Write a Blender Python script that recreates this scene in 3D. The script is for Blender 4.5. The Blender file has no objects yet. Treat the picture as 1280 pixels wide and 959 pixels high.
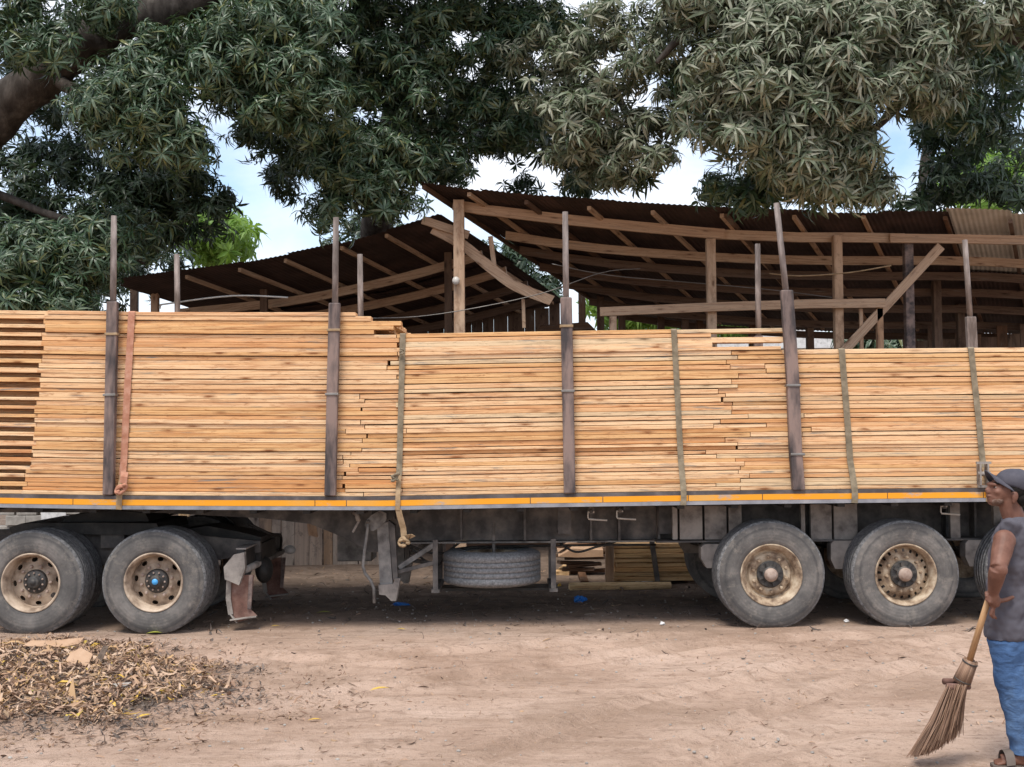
import bpy, bmesh, math, random
import numpy as np
from mathutils import Vector, Matrix, noise

# ------------------------------------------------------------------ camera, sky, sun, exposure
sc = bpy.context.scene
COL = sc.collection
RD = random.Random(11)
NP = np.random.default_rng(11)
rad = math.radians

FPX, CX, CY = 1540.0, 640.0, 479.5           # focal length and centre in photograph pixels
CAM_Z = 1.91
cam_d = bpy.data.cameras.new('camera')
cam = bpy.data.objects.new('camera', cam_d)
COL.objects.link(cam)
cam_d.sensor_width = 36.0
cam_d.lens = 36.0 * FPX / 1280.0
cam_d.clip_start = 0.1
cam_d.clip_end = 2500.0
CAM_R = Matrix.Rotation(rad(90 + 2.31), 3, 'X') @ Matrix.Rotation(rad(-0.46), 3, 'Z')
cam.matrix_world = Matrix.Translation((0, 0, CAM_Z)) @ CAM_R.to_4x4()
sc.camera = cam

SUN_EL, SUN_AZ = 63.0, -22.0                  # azimuth measured from straight behind the camera, minus = left
w = bpy.data.worlds.new('World')
sc.world = w
w.use_nodes = True
nt = w.node_tree
nt.nodes.clear()
wo = nt.nodes.new('ShaderNodeOutputWorld')
wb = nt.nodes.new('ShaderNodeBackground')
sky = nt.nodes.new('ShaderNodeTexSky')
sky.sky_type = 'NISHITA'
sky.sun_disc = False
sky.sun_elevation = rad(SUN_EL)
sky.sun_rotation = rad(180 + SUN_AZ)
sky.air_density = 1.0
sky.dust_density = 1.5
tc = nt.nodes.new('ShaderNodeTexCoord')
mp = nt.nodes.new('ShaderNodeMapping')
mp.inputs['Scale'].default_value = (1, 1, 1.8)
nz = nt.nodes.new('ShaderNodeTexNoise')
nz.inputs['Scale'].default_value = 3.4
nz.inputs['Detail'].default_value = 7
nz.inputs['Roughness'].default_value = 0.55
cr = nt.nodes.new('ShaderNodeValToRGB')
cr.color_ramp.elements[0].position = 0.37
cr.color_ramp.elements[1].position = 0.58
mx = nt.nodes.new('ShaderNodeMixRGB')
mx.inputs['Color2'].default_value = (5.0, 5.25, 5.75, 1)
nt.links.new(tc.outputs['Generated'], mp.inputs['Vector'])
nt.links.new(mp.outputs['Vector'], nz.inputs['Vector'])
nt.links.new(nz.outputs['Fac'], cr.inputs['Fac'])
nt.links.new(cr.outputs['Color'], mx.inputs['Fac'])
nt.links.new(sky.outputs['Color'], mx.inputs['Color1'])
nt.links.new(mx.outputs['Color'], wb.inputs['Color'])
wb.inputs['Strength'].default_value = 0.15
nt.links.new(wb.outputs['Background'], wo.inputs['Surface'])

sun_d = bpy.data.lights.new('sun', 'SUN')
sun_d.energy = 2.3
sun_d.angle = rad(18)
sun_d.color = (1.0, 0.95, 0.87)
sun = bpy.data.objects.new('sun', sun_d)
COL.objects.link(sun)
_a = rad(SUN_AZ)
_s = Vector((math.sin(_a) * math.cos(rad(SUN_EL)), -math.cos(_a) * math.cos(rad(SUN_EL)), math.sin(rad(SUN_EL))))
sun.rotation_euler = _s.to_track_quat('Z', 'Y').to_euler()
sun.location = _s * 60

sc.view_settings.view_transform = 'Standard'
sc.view_settings.look = 'None'
sc.view_settings.exposure = 0.68
sc.view_settings.gamma = 1.0
sc.render.engine = 'CYCLES'
sc.cycles.use_denoising = True
sc.cycles.max_bounces = 8
sc.cycles.diffuse_bounces = 4
sc.cycles.transparent_max_bounces = 8


def P(px, py, Y):
    """world point on the ray through photograph pixel (px, py) at distance Y from the camera plane"""
    d = CAM_R @ Vector(((px - CX) / FPX, -(py - CY) / FPX, -1.0))
    return Vector((0, 0, CAM_Z)) + d * (Y / d.y)


CAM_RI = CAM_R.transposed()


def proj(p):
    q = CAM_RI @ (Vector(p) - Vector((0, 0, CAM_Z)))
    return CX + FPX * q.x / -q.z, CY - FPX * q.y / -q.z


def G(px, py, z=0.0):
    """ground point seen at a photograph pixel"""
    d = CAM_R @ Vector(((px - CX) / FPX, -(py - CY) / FPX, -1.0))
    return Vector((0, 0, CAM_Z)) + d * ((z - CAM_Z) / d.z)


# ------------------------------------------------------------------ materials
MATS = {}


class NT:
    def __init__(self, name):
        self.m = bpy.data.materials.new(name)
        self.m.use_nodes = True
        self.t = self.m.node_tree
        self.b = self.t.nodes['Principled BSDF']
        self.out = self.t.nodes['Material Output']

    def n(self, typ, **kw):
        o = self.t.nodes.new(typ)
        for k, v in kw.items():
            if k.startswith('_'):
                setattr(o, k[1:], v)
            else:
                o.inputs[k.replace('__', ' ')].default_value = v
        return o

    def l(self, a, b):
        self.t.links.new(a, b)

    def coord(self, src='Object', scale=(1, 1, 1), rnd=True):
        tcn = self.n('ShaderNodeTexCoord')
        if src == 'World':
            g = self.n('ShaderNodeNewGeometry')
            s = g.outputs['Position']
        else:
            s = tcn.outputs[src]
        if rnd:
            oi = self.n('ShaderNodeObjectInfo')
            mu = self.n('ShaderNodeMath', _operation='MULTIPLY')
            mu.inputs[1].default_value = 57.0
            self.l(oi.outputs['Random'], mu.inputs[0])
            ad = self.n('ShaderNodeVectorMath', _operation='ADD')
            self.l(s, ad.inputs[0])
            self.l(mu.outputs[0], ad.inputs[1])
            s = ad.outputs[0]
        m = self.n('ShaderNodeMapping')
        m.inputs['Scale'].default_value = scale
        self.l(s, m.inputs['Vector'])
        return m.outputs['Vector']

    def noise(self, vec, scale=5, detail=5, rough=0.55, dist=0.0):
        o = self.n('ShaderNodeTexNoise', Scale=scale, Detail=detail, Roughness=rough, Distortion=dist)
        self.l(vec, o.inputs['Vector'])
        return o.outputs['Fac']

    def ramp(self, fac, stops):
        o = self.n('ShaderNodeValToRGB')
        e = o.color_ramp.elements
        while len(e) < len(stops):
            e.new(0.5)
        for i, (p, c) in enumerate(stops):
            e[i].position = p
            if not hasattr(c, '__len__'):
                c = (c, c, c)
            e[i].color = (*c[:3], 1)
        self.l(fac, o.inputs['Fac'])
        return o.outputs['Color']

    def mix(self, fac, a, b, mode='MIX'):
        o = self.n('ShaderNodeMixRGB', _blend_type=mode)
        for s, i in ((fac, 0), (a, 1), (b, 2)):
            if hasattr(s, 'is_output') or isinstance(s, bpy.types.NodeSocket):
                self.l(s, o.inputs[i])
            elif hasattr(s, '__len__'):
                o.inputs[i].default_value = (*s[:3], 1)
            else:
                o.inputs[i].default_value = s if i == 0 else (s, s, s, 1)
        return o.outputs['Color']

    def bump(self, h, strength=0.3, dist=0.01):
        o = self.n('ShaderNodeBump', Strength=strength, Distance=dist)
        self.l(h, o.inputs['Height'])
        self.l(o.outputs['Normal'], self.b.inputs['Normal'])

    def done(self, col=None, rough=0.7, spec=0.3, metal=0.0):
        if col is not None:
            if isinstance(col, bpy.types.NodeSocket):
                self.l(col, self.b.inputs['Base Color'])
            else:
                self.b.inputs['Base Color'].default_value = (*col[:3], 1)
        if isinstance(rough, bpy.types.NodeSocket):
            self.l(rough, self.b.inputs['Roughness'])
        else:
            self.b.inputs['Roughness'].default_value = rough
        self.b.inputs['Specular IOR Level'].default_value = spec
        self.b.inputs['Metallic'].default_value = metal
        MATS[self.m.name] = self.m
        return self.m


def rnd_fac(m):
    return m.n('ShaderNodeObjectInfo').outputs['Random']


def wood(name, light, mid, dark, grey=(0.20, 0.19, 0.17), stain=0.35, bumpy=0.25, knots=True, var=0.3, rough=0.75):
    m = NT(name)
    v = m.coord('Object', (0.35, 9, 30))
    g = m.noise(v, 2.2, 7, 0.6, 0.6)
    c = m.ramp(g, [(0.28, mid), (0.55, light), (0.80, tuple(x * 1.06 for x in light))])
    r = rnd_fac(m)
    # whole-board tone
    tone = m.ramp(r, [(0.0, tuple(1 - var * k for k in (0.25, 0.55, 0.8))), (0.35, (1, 1, 1)), (0.7, (1.0, 0.97, 0.93)), (1.0, tuple(1 - var * k for k in (0.15, 0.3, 0.4)))])
    c = m.mix(1.0, c, tone, 'MULTIPLY')
    # orange-brown heart streaks along the board
    v2 = m.coord('Object', (0.95, 3, 24))
    h = m.noise(v2, 1.6, 7, 0.72, 0.6)
    hs = m.ramp(h, [(0.49, 0), (0.62, 1)])
    c = m.mix(m.mix(1.0, hs, 0.68, 'MULTIPLY'), c, dark)
    # short resin and saw-burn patches
    hp_ = m.noise(m.coord('Object', (3.6, 5, 26)), 1.7, 7, 0.75, 0.8)
    c = m.mix(m.ramp(hp_, [(0.55, 0), (0.65, 0.75)]), c, tuple(x * 0.85 for x in dark))
    # grey-blue mould stains
    v3 = m.coord('Object', (1.0, 4, 22))
    s = m.noise(v3, 1.5, 8, 0.75, 0.4)
    ss = m.ramp(s, [(0.56, 0), (0.66, stain)])
    c = m.mix(ss, c, grey)
    if knots:
        v4 = m.coord('Object', (3.0, 8, 13))
        vo = m.n('ShaderNodeTexVoronoi', Scale=1.0)
        m.l(v4, vo.inputs['Vector'])
        wob = m.noise(v4, 9, 3, 0.6)
        dd = m.n('ShaderNodeMath', _operation='MULTIPLY_ADD')
        m.l(wob, dd.inputs[0])
        dd.inputs[1].default_value = 0.18
        m.l(vo.outputs['Distance'], dd.inputs[2])
        k = m.ramp(dd.outputs[0], [(0.17, 1.0), (0.26, 0.4), (0.40, 0)])
        gate = m.ramp(vo.outputs['Color'], [(0.42, 0), (0.46, 1)])
        k = m.mix(1.0, k, gate, 'MULTIPLY')
        c = m.mix(k, c, tuple(x * 0.62 for x in dark))
    m.bump(g, bumpy, 0.006)
    return m.done(c, rough, 0.2)


wood('sawn_pine', (0.79, 0.56, 0.34), (0.675, 0.415, 0.215), (0.41, 0.165, 0.065), stain=0.95, var=0.75)
wood('sawn_pine_brown', (0.70, 0.44, 0.215), (0.56, 0.30, 0.125), (0.36, 0.14, 0.05), stain=0.5, var=0.4)
wood('sawn_pine_grey', (0.72, 0.54, 0.34), (0.62, 0.44, 0.26), (0.36, 0.24, 0.14), grey=(0.23, 0.22, 0.20), stain=1.0, var=0.4)
wood('shed_timber', (0.52, 0.375, 0.265), (0.41, 0.275, 0.185), (0.29, 0.17, 0.105), stain=0.5, var=0.5)
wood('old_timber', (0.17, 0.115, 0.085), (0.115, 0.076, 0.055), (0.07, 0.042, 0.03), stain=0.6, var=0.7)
wood('grey_board', (0.36, 0.31, 0.27), (0.25, 0.21, 0.18), (0.15, 0.12, 0.105), stain=0.6, var=0.6, bumpy=0.5)
wood('pile_pine', (0.74, 0.54, 0.31), (0.60, 0.40, 0.20), (0.38, 0.19, 0.075), stain=0.6, var=0.5)
wood('broom_wood', (0.52, 0.32, 0.165), (0.40, 0.225, 0.11), (0.30, 0.15, 0.07), stain=0.1, var=0.0, knots=False, rough=0.5)


def simple(name, cols, scale=6, rough=0.7, spec=0.3, bump=0.2, metal=0.0, src='Object', stretch=(1, 1, 1), detail=6, bd=0.01, rnd=True, rng=(0.30, 0.42)):
    m = NT(name)
    v = m.coord(src, stretch, rnd)
    f = m.noise(v, scale, detail, 0.6)
    n = len(cols)
    c = m.ramp(f, [(rng[0] + rng[1] * i / max(1, n - 1), cc) for i, cc in enumerate(cols)])
    if bump:
        m.bump(f, bump, bd)
    return m.done(c, rough, spec, metal)


simple('dark_steel', [(0.05, 0.046, 0.045), (0.105, 0.096, 0.09), (0.18, 0.158, 0.14)], 5, 0.65, 0.35, 0.25, detail=10, rng=(0.36, 0.30))
simple('black_steel', [(0.012, 0.012, 0.012), (0.03, 0.028, 0.026), (0.07, 0.062, 0.055)], 6, 0.6, 0.35, 0.1)
simple('grey_steel', [(0.10, 0.092, 0.086), (0.19, 0.18, 0.17), (0.28, 0.262, 0.242)], 8, 0.6, 0.4, 0.3, detail=10, rng=(0.36, 0.28))
simple('dusty_steel', [(0.13, 0.112, 0.10), (0.25, 0.222, 0.20), (0.33, 0.295, 0.262)], 6, 0.75, 0.3, 0.3, detail=10, rng=(0.36, 0.28))
simple('rust_steel', [(0.05, 0.042, 0.042), (0.105, 0.078, 0.072), (0.17, 0.125, 0.11), (0.24, 0.17, 0.145)], 9, 0.7, 0.3, 0.6, stretch=(1, 1, 0.22), detail=10, rng=(0.38, 0.24))
simple('rust_red', [(0.075, 0.042, 0.034), (0.16, 0.085, 0.066), (0.25, 0.16, 0.13)], 9, 0.8, 0.2, 0.2)
simple('stake_pipe', [(0.10, 0.078, 0.068), (0.17, 0.138, 0.124), (0.27, 0.226, 0.206)], 12, 0.75, 0.3, 0.6, stretch=(1, 1, 0.25), detail=10, rng=(0.38, 0.24))
simple('rail_black', [(0.045, 0.04, 0.04), (0.085, 0.075, 0.075), (0.16, 0.14, 0.135)], 5, 0.6, 0.3, 0.1)
simple('rail_grey', [(0.16, 0.16, 0.175), (0.25, 0.25, 0.27), (0.33, 0.32, 0.33)], 6, 0.55, 0.4, 0.1)
simple('tread_rubber', [(0.12, 0.12, 0.122), (0.22, 0.22, 0.222), (0.33, 0.325, 0.32)], 45, 0.9, 0.15, 0.5, bd=0.006)
simple('rim_paint', [(0.20, 0.145, 0.105), (0.40, 0.305, 0.225), (0.53, 0.425, 0.325)], 7, 0.65, 0.3, 0.2, detail=10, rng=(0.36, 0.26))
simple('rim_worn', [(0.13, 0.085, 0.055), (0.34, 0.25, 0.17), (0.50, 0.41, 0.30)], 9, 0.7, 0.3, 0.3, detail=10, rng=(0.36, 0.26))
simple('hub_dark', [(0.02, 0.02, 0.02), (0.045, 0.042, 0.04), (0.10, 0.085, 0.07)], 18, 0.55, 0.4, 0.2)
simple('hub_rust', [(0.24, 0.165, 0.13), (0.36, 0.27, 0.22), (0.46, 0.37, 0.32)], 14, 0.6, 0.35, 0.2)
simple('strap_red', [(0.34, 0.15, 0.09), (0.46, 0.225, 0.15), (0.54, 0.31, 0.22)], 14, 0.9, 0.1, 0.3)
simple('strap_tan', [(0.22, 0.15, 0.085), (0.32, 0.225, 0.135), (0.40, 0.29, 0.18)], 14, 0.9, 0.1, 0.3)
simple('strap_grey', [(0.14, 0.115, 0.08), (0.22, 0.18, 0.125), (0.30, 0.25, 0.18)], 14, 0.9, 0.1, 0.3)
simple('wire', [(0.16, 0.15, 0.14), (0.28, 0.26, 0.24)], 10, 0.5, 0.5, 0, metal=0.6)
simple('pale_wire', [(0.45, 0.42, 0.38), (0.6, 0.56, 0.5)], 10, 0.6, 0.4, 0)
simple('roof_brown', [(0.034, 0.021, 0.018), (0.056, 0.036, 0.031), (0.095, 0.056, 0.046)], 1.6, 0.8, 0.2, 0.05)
simple('roof_zinc', [(0.52, 0.47, 0.40), (0.64, 0.59, 0.51), (0.72, 0.68, 0.61)], 2.2, 0.7, 0.3, 0.05)
simple('bark', [(0.022, 0.018, 0.016), (0.052, 0.045, 0.039), (0.105, 0.092, 0.081)], 7, 0.95, 0.1, 0.9, stretch=(1, 1, 0.35), bd=0.04)
simple('cardboard', [(0.34, 0.21, 0.13), (0.42, 0.275, 0.18), (0.48, 0.33, 0.225)], 6, 0.9, 0.1, 0.1)
simple('cloth_maroon', [(0.10, 0.055, 0.055), (0.16, 0.095, 0.09), (0.22, 0.14, 0.13)], 6, 0.95, 0.1, 0.3)
simple('blue_plastic', [(0.01, 0.09, 0.36), (0.02, 0.17, 0.55), (0.06, 0.28, 0.68)], 14, 0.4, 0.5, 0.3)
simple('white_plastic', [(0.48, 0.47, 0.46), (0.66, 0.65, 0.64), (0.76, 0.75, 0.74)], 12, 0.5, 0.4, 0.2)
simple('plaster', [(0.48, 0.44, 0.40), (0.58, 0.54, 0.50), (0.66, 0.62, 0.58)], 2, 0.9, 0.1, 0.1)
simple('block_grey', [(0.22, 0.20, 0.18), (0.32, 0.295, 0.265), (0.42, 0.385, 0.345)], 6, 0.95, 0.1, 0.3)
simple('skin', [(0.105, 0.044, 0.028), (0.150, 0.066, 0.043), (0.205, 0.098, 0.066)], 13, 0.58, 0.35, 0.25, detail=9, bd=0.004)
simple('shirt', [(0.072, 0.068, 0.080), (0.090, 0.085, 0.099), (0.110, 0.103, 0.118)], 4, 0.95, 0.1, 0.25, bd=0.006)
simple('cap_cloth', [(0.050, 0.048, 0.060), (0.072, 0.069, 0.084), (0.095, 0.090, 0.105)], 9, 0.9, 0.15, 0.2)
simple('hair', [(0.008, 0.007, 0.006), (0.02, 0.017, 0.015)], 60, 0.9, 0.2, 0.5)
simple('beard', [(0.10, 0.055, 0.037), (0.155, 0.093, 0.068), (0.25, 0.18, 0.15)], 70, 0.9, 0.2, 0.4)
simple('eye_white', [(0.20, 0.15, 0.13), (0.26, 0.2, 0.17)], 5, 0.3, 0.5, 0)
simple('sandal', [(0.10, 0.08, 0.07), (0.16, 0.13, 0.11)], 8, 0.8, 0.2, 0.2)
simple('lens_blue', [(0.05, 0.28, 0.62), (0.08, 0.38, 0.75)], 8, 0.35, 0.5, 0)
simple('ceramic', [(0.55, 0.52, 0.48), (0.65, 0.62, 0.58)], 5, 0.3, 0.5, 0)


def build_rubber():
    m = NT('side_rubber')
    v = m.coord('Object', (1, 1, 1))
    vo = m.coord('Object', (1, 0, 1), False)
    ln = m.n('ShaderNodeVectorMath', _operation='LENGTH')
    m.l(vo, ln.inputs[0])
    f = m.noise(v, 3.2, 10, 0.7)
    c = m.ramp(f, [(0.30, (0.070, 0.066, 0.064)), (0.50, (0.125, 0.116, 0.109)), (0.72, (0.23, 0.208, 0.19))])
    # rub ring near the shoulder and polished bead near the rim
    f3 = m.noise(v, 16, 6, 0.7)
    wob = m.n('ShaderNodeMath', _operation='MULTIPLY_ADD')
    m.l(f3, wob.inputs[0])
    wob.inputs[1].default_value = 0.03
    m.l(ln.outputs['Value'], wob.inputs[2])
    ring = m.ramp(wob.outputs[0], [(0.29, 0.1), (0.325, 0.35), (0.335, 0.0), (0.44, 0.0), (0.468, 0.65), (0.482, 0.1), (0.52, 0.0)])
    c = m.mix(ring, c, (0.045, 0.045, 0.047))
    dust = m.ramp(m.noise(v, 9, 9, 0.75), [(0.52, 0), (0.70, 0.55)])
    c = m.mix(dust, c, (0.30, 0.26, 0.22))
    # moulded rings and raised marks
    sn = m.n('ShaderNodeMath', _operation='MULTIPLY')
    m.l(ln.outputs['Value'], sn.inputs[0])
    sn.inputs[1].default_value = 210.0
    si = m.n('ShaderNodeMath', _operation='SINE')
    m.l(sn.outputs[0], si.inputs[0])
    hh = m.mix(0.25, m.mix(0.5, f3, m.noise(v, 70, 3, 0.6)), si.outputs[0])
    m.bump(hh, 0.35, 0.004)
    m.done(c, 0.85, 0.25)
    m = NT('tread_worn')
    v = m.coord('Object', (1, 1, 1))
    f = m.noise(v, 30, 6, 0.7)
    c = m.ramp(f, [(0.34, (0.07, 0.07, 0.072)), (0.52, (0.17, 0.168, 0.168)), (0.70, (0.28, 0.27, 0.265))])
    m.bump(f, 0.9, 0.012)
    m.done(c, 0.9, 0.15)


def build_tape():
    m = NT('yellow_tape')
    v = m.coord('Object', (1, 1, 1))
    f = m.noise(v, 1.1, 3, 0.5)
    c = m.ramp(f, [(0.36, (0.80, 0.31, 0.010)), (0.55, (0.76, 0.32, 0.018)), (0.68, (0.66, 0.34, 0.08))])
    v2 = m.coord('Object', (1, 3, 3))
    f2 = m.noise(v2, 3.0, 9, 0.75)
    k = m.ramp(f2, [(0.57, 0), (0.66, 0.85)])
    c = m.mix(k, c, (0.36, 0.33, 0.31))
    m.done(c, 0.45, 0.4)


def build_denim():
    m = NT('denim')
    v = m.coord('Object', (1, 1, 0.5))
    f = m.noise(v, 4, 9, 0.65, 0.5)
    c = m.ramp(f, [(0.30, (0.035, 0.068, 0.15)), (0.52, (0.062, 0.118, 0.235)), (0.74, (0.13, 0.21, 0.345))])
    f2 = m.noise(m.coord('Object', (1, 1, 2.2)), 11, 4, 0.55, 1.2)
    m.bump(f2, 0.5, 0.02)
    m.done(c, 0.95, 0.1)


def build_ground():
    m = NT('sandy_ground')
    v = m.coord('World', (1, 1, 1), False)
    f = m.noise(v, 0.55, 8, 0.62)
    c = m.ramp(f, [(0.34, (0.40, 0.272, 0.20)), (0.48, (0.54, 0.385, 0.295)), (0.64, (0.61, 0.45, 0.355))])
    # tracks and sweep marks, long in X
    vt = m.coord('World', (0.45, 3.2, 1), False)
    ft = m.noise(vt, 1.6, 8, 0.65, 0.6)
    kt = m.ramp(ft, [(0.48, 0), (0.72, 0.6)])
    c = m.mix(kt, c, (0.29, 0.19, 0.13))
    ft2 = m.noise(m.coord('World', (1.1, 3.6, 1), False), 2.8, 8, 0.72, 1.4)
    c = m.mix(m.ramp(ft2, [(0.55, 0), (0.68, 0.6)]), c, (0.22, 0.15, 0.105))
    fb = m.noise(m.coord('World', (0.8, 1.3, 1), False), 0.75, 6, 0.6, 0.8)
    c = m.mix(m.ramp(fb, [(0.50, 0), (0.62, 0.55)]), c, (0.33, 0.225, 0.16))
    # bark crumbs
    fs = m.noise(v, 17, 6, 0.75)
    ks = m.ramp(fs, [(0.56, 0), (0.66, 0.55)])
    c = m.mix(ks, c, (0.17, 0.11, 0.08))
    fm = m.noise(v, 5.5, 8, 0.72, 0.4)
    c = m.mix(m.ramp(fm, [(0.52, 0), (0.68, 0.6)]), c, (0.27, 0.18, 0.128))
    fl = m.noise(v, 31, 4, 0.7)
    c = m.mix(m.ramp(fl, [(0.60, 0), (0.70, 0.5)]), c, (0.66, 0.52, 0.42))
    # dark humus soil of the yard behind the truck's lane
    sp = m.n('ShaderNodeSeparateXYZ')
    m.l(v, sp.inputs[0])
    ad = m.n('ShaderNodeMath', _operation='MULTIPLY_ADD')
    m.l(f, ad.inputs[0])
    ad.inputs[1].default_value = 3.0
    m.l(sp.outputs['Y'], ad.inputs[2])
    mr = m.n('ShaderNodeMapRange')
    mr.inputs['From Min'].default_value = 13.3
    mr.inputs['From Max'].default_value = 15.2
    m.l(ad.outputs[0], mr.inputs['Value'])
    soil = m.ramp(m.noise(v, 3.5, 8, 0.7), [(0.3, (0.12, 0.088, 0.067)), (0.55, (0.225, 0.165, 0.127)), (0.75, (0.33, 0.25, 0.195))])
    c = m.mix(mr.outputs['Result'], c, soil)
    hb = m.mix(0.5, m.mix(0.4, ft2, fm), m.mix(0.5, fs, ft))
    gr = m.noise(v, 95, 3, 0.6)
    c = m.mix(m.ramp(gr, [(0.60, 0), (0.72, 0.4)]), c, (0.19, 0.13, 0.095))
    hb = m.mix(0.25, hb, gr)
    m.bump(hb, 1.0, 0.085)
    m.done(c, 0.95, 0.1)


def leaf_mat(name, cols, rough=0.5, trans=0.25, tcol=(0.16, 0.25, 0.05)):
    m = NT(name)
    g = m.n('ShaderNodeNewGeometry')
    oi = m.n('ShaderNodeObjectInfo')
    ad = m.n('ShaderNodeMath', _operation='ADD')
    m.l(g.outputs['Random Per Island'], ad.inputs[0])
    m.l(oi.outputs['Random'], ad.inputs[1])
    fr = m.n('ShaderNodeMath', _operation='FRACT')
    m.l(ad.outputs[0], fr.inputs[0])
    n = len(cols)
    c = m.ramp(fr.outputs[0], [(i / (n - 1), cc) for i, cc in enumerate(cols)])
    m.done(c, rough, 0.4)
    tr = m.n('ShaderNodeBsdfTranslucent')
    tr.inputs['Color'].default_value = (*tcol, 1)
    ms = m.n('ShaderNodeMixShader')
    ms.inputs['Fac'].default_value = trans
    m.l(m.b.outputs[0], ms.inputs[1])
    m.l(tr.outputs[0], ms.inputs[2])
    m.l(ms.outputs[0], m.out.inputs['Surface'])
    return m.m


build_rubber()
build_tape()
build_denim()
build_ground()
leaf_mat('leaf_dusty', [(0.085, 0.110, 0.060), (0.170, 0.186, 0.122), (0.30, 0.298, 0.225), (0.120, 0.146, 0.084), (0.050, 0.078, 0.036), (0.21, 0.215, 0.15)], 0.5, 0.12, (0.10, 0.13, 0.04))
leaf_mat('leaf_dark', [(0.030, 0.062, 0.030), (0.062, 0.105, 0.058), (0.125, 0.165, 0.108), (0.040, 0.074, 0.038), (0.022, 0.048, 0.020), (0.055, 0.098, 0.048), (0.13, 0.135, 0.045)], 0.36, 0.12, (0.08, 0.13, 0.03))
leaf_mat('leaf_deep', [(0.016, 0.032, 0.016), (0.030, 0.054, 0.026), (0.048, 0.078, 0.038)], 0.42, 0.12, (0.06, 0.10, 0.02))  # darker leaves for deep layers; shade inside the crowns put into the colour
leaf_mat('leaf_bright', [(0.10, 0.20, 0.03), (0.16, 0.28, 0.05), (0.22, 0.34, 0.07), (0.07, 0.14, 0.03)], 0.5, 0.4, (0.30, 0.48, 0.06))
leaf_mat('litter', [(0.23, 0.135, 0.09), (0.14, 0.095, 0.07), (0.34, 0.215, 0.145), (0.18, 0.115, 0.08), (0.42, 0.28, 0.185), (0.27, 0.165, 0.11), (0.10, 0.07, 0.055), (0.36, 0.235, 0.13)], 0.9, 0.0)
leaf_mat('litter_pale', [(0.46, 0.31, 0.215), (0.53, 0.385, 0.275), (0.38, 0.24, 0.155), (0.46, 0.29, 0.14), (0.35, 0.225, 0.155)], 0.9, 0.0)
leaf_mat('litter_dark', [(0.075, 0.06, 0.052), (0.12, 0.094, 0.078), (0.17, 0.13, 0.105), (0.09, 0.075, 0.065)], 0.95, 0.0)
leaf_mat('leaf_yellow', [(0.58, 0.36, 0.06), (0.64, 0.42, 0.08), (0.48, 0.36, 0.07)], 0.5, 0.1, (0.5, 0.35, 0.03))
leaf_mat('bristle', [(0.17, 0.095, 0.06), (0.24, 0.145, 0.095), (0.33, 0.21, 0.14), (0.11, 0.062, 0.04)], 0.7, 0.0)


# ------------------------------------------------------------------ building helpers
def tag(o, label=None, cat=None, group=None, kind=None):
    if label:
        o['label'] = label
    if cat:
        o['category'] = cat
    if group:
        o['group'] = group
    if kind:
        o['kind'] = kind
    return o


def thing(name, label, cat, loc=(0, 0, 0), group=None):
    o = bpy.data.objects.new(name, None)
    o.empty_display_size = 0.2
    COL.objects.link(o)
    o.location = loc
    return tag(o, label, cat, group, 'thing')


def origin_of(o):
    m = o.matrix_basis.copy()
    p = o.parent
    while p is not None:
        m = p.matrix_basis @ p_inv(o) @ m if False else world_of(p) @ o.matrix_parent_inverse @ o.matrix_basis
        break
    return m


def p_inv(o):
    return o.matrix_parent_inverse


def world_of(o):
    if o.parent is None:
        return o.matrix_basis.copy()
    return world_of(o.parent) @ o.matrix_parent_inverse @ o.matrix_basis


def put(o, parent=None):
    """link; when parented, keep o's own transform as its world transform"""
    COL.objects.link(o)
    if parent is not None:
        o.parent = parent
        o.matrix_parent_inverse = world_of(parent).inverted()
    return o


def mesh_obj(name, verts, faces, mat, parent=None, smooth=False, mw=None, kind=None):
    me = bpy.data.meshes.new(name)
    me.from_pydata([tuple(v) for v in verts], [], faces)
    if smooth:
        me.polygons.foreach_set('use_smooth', [True] * len(me.polygons))
    me.materials.append(MATS[mat])
    me.update()
    o = bpy.data.objects.new(name, me)
    if mw is not None:
        o.matrix_basis = mw
    put(o, parent)
    if kind:
        o['kind'] = kind
    return o


def share_obj(name, me, parent=None, mw=None):
    o = bpy.data.objects.new(name, me)
    if mw is not None:
        o.matrix_basis = mw
    return put(o, parent)


class MB:
    def __init__(self):
        self.v, self.f = [], []

    def add(self, vf):
        v, f = vf
        b = len(self.v)
        self.v += [tuple(x) for x in v]
        self.f += [tuple(i + b for i in q) for q in f]
        return self

    def build(self, name, mat, parent=None, smooth=False, mw=None, kind=None):
        return mesh_obj(name, self.v, self.f, mat, parent, smooth, mw, kind)


def box(x0, x1, y0, y1, z0, z1):
    v = [(x, y, z) for x in (x0, x1) for y in (y0, y1) for z in (z0, z1)]
    f = [(0, 1, 3, 2), (4, 6, 7, 5), (0, 4, 5, 1), (2, 3, 7, 6), (0, 2, 6, 4), (1, 5, 7, 3)]
    return v, f


def cbox(x0, x1, y0, y1, z0, z1, c=0.006):
    """box with its long vertical-section edges chamfered"""
    v, f = [], []
    for x in (x0, x1):
        for (y, z) in ((y0 + c, z0), (y1 - c, z0), (y1, z0 + c), (y1, z1 - c), (y1 - c, z1), (y0 + c, z1), (y0, z1 - c), (y0, z0 + c)):
            v.append((x, y, z))
    for i in range(8):
        j = (i + 1) % 8
        f.append((i, i + 8, j + 8, j))
    f.append(tuple(range(8)))
    f.append(tuple(range(15, 7, -1)))
    return v, f


def frame(p0, p1, up=Vector((0, 0, 1))):
    p0, p1 = Vector(p0), Vector(p1)
    x = (p1 - p0).normalized()
    if abs(x.dot(up)) > 0.98:
        up = Vector((0, -1, 0))
    y = up.cross(x).normalized()
    z = x.cross(y)
    m = Matrix((x, y, z)).transposed().to_4x4()
    m.translation = p0
    return m, (p1 - p0).length


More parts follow.
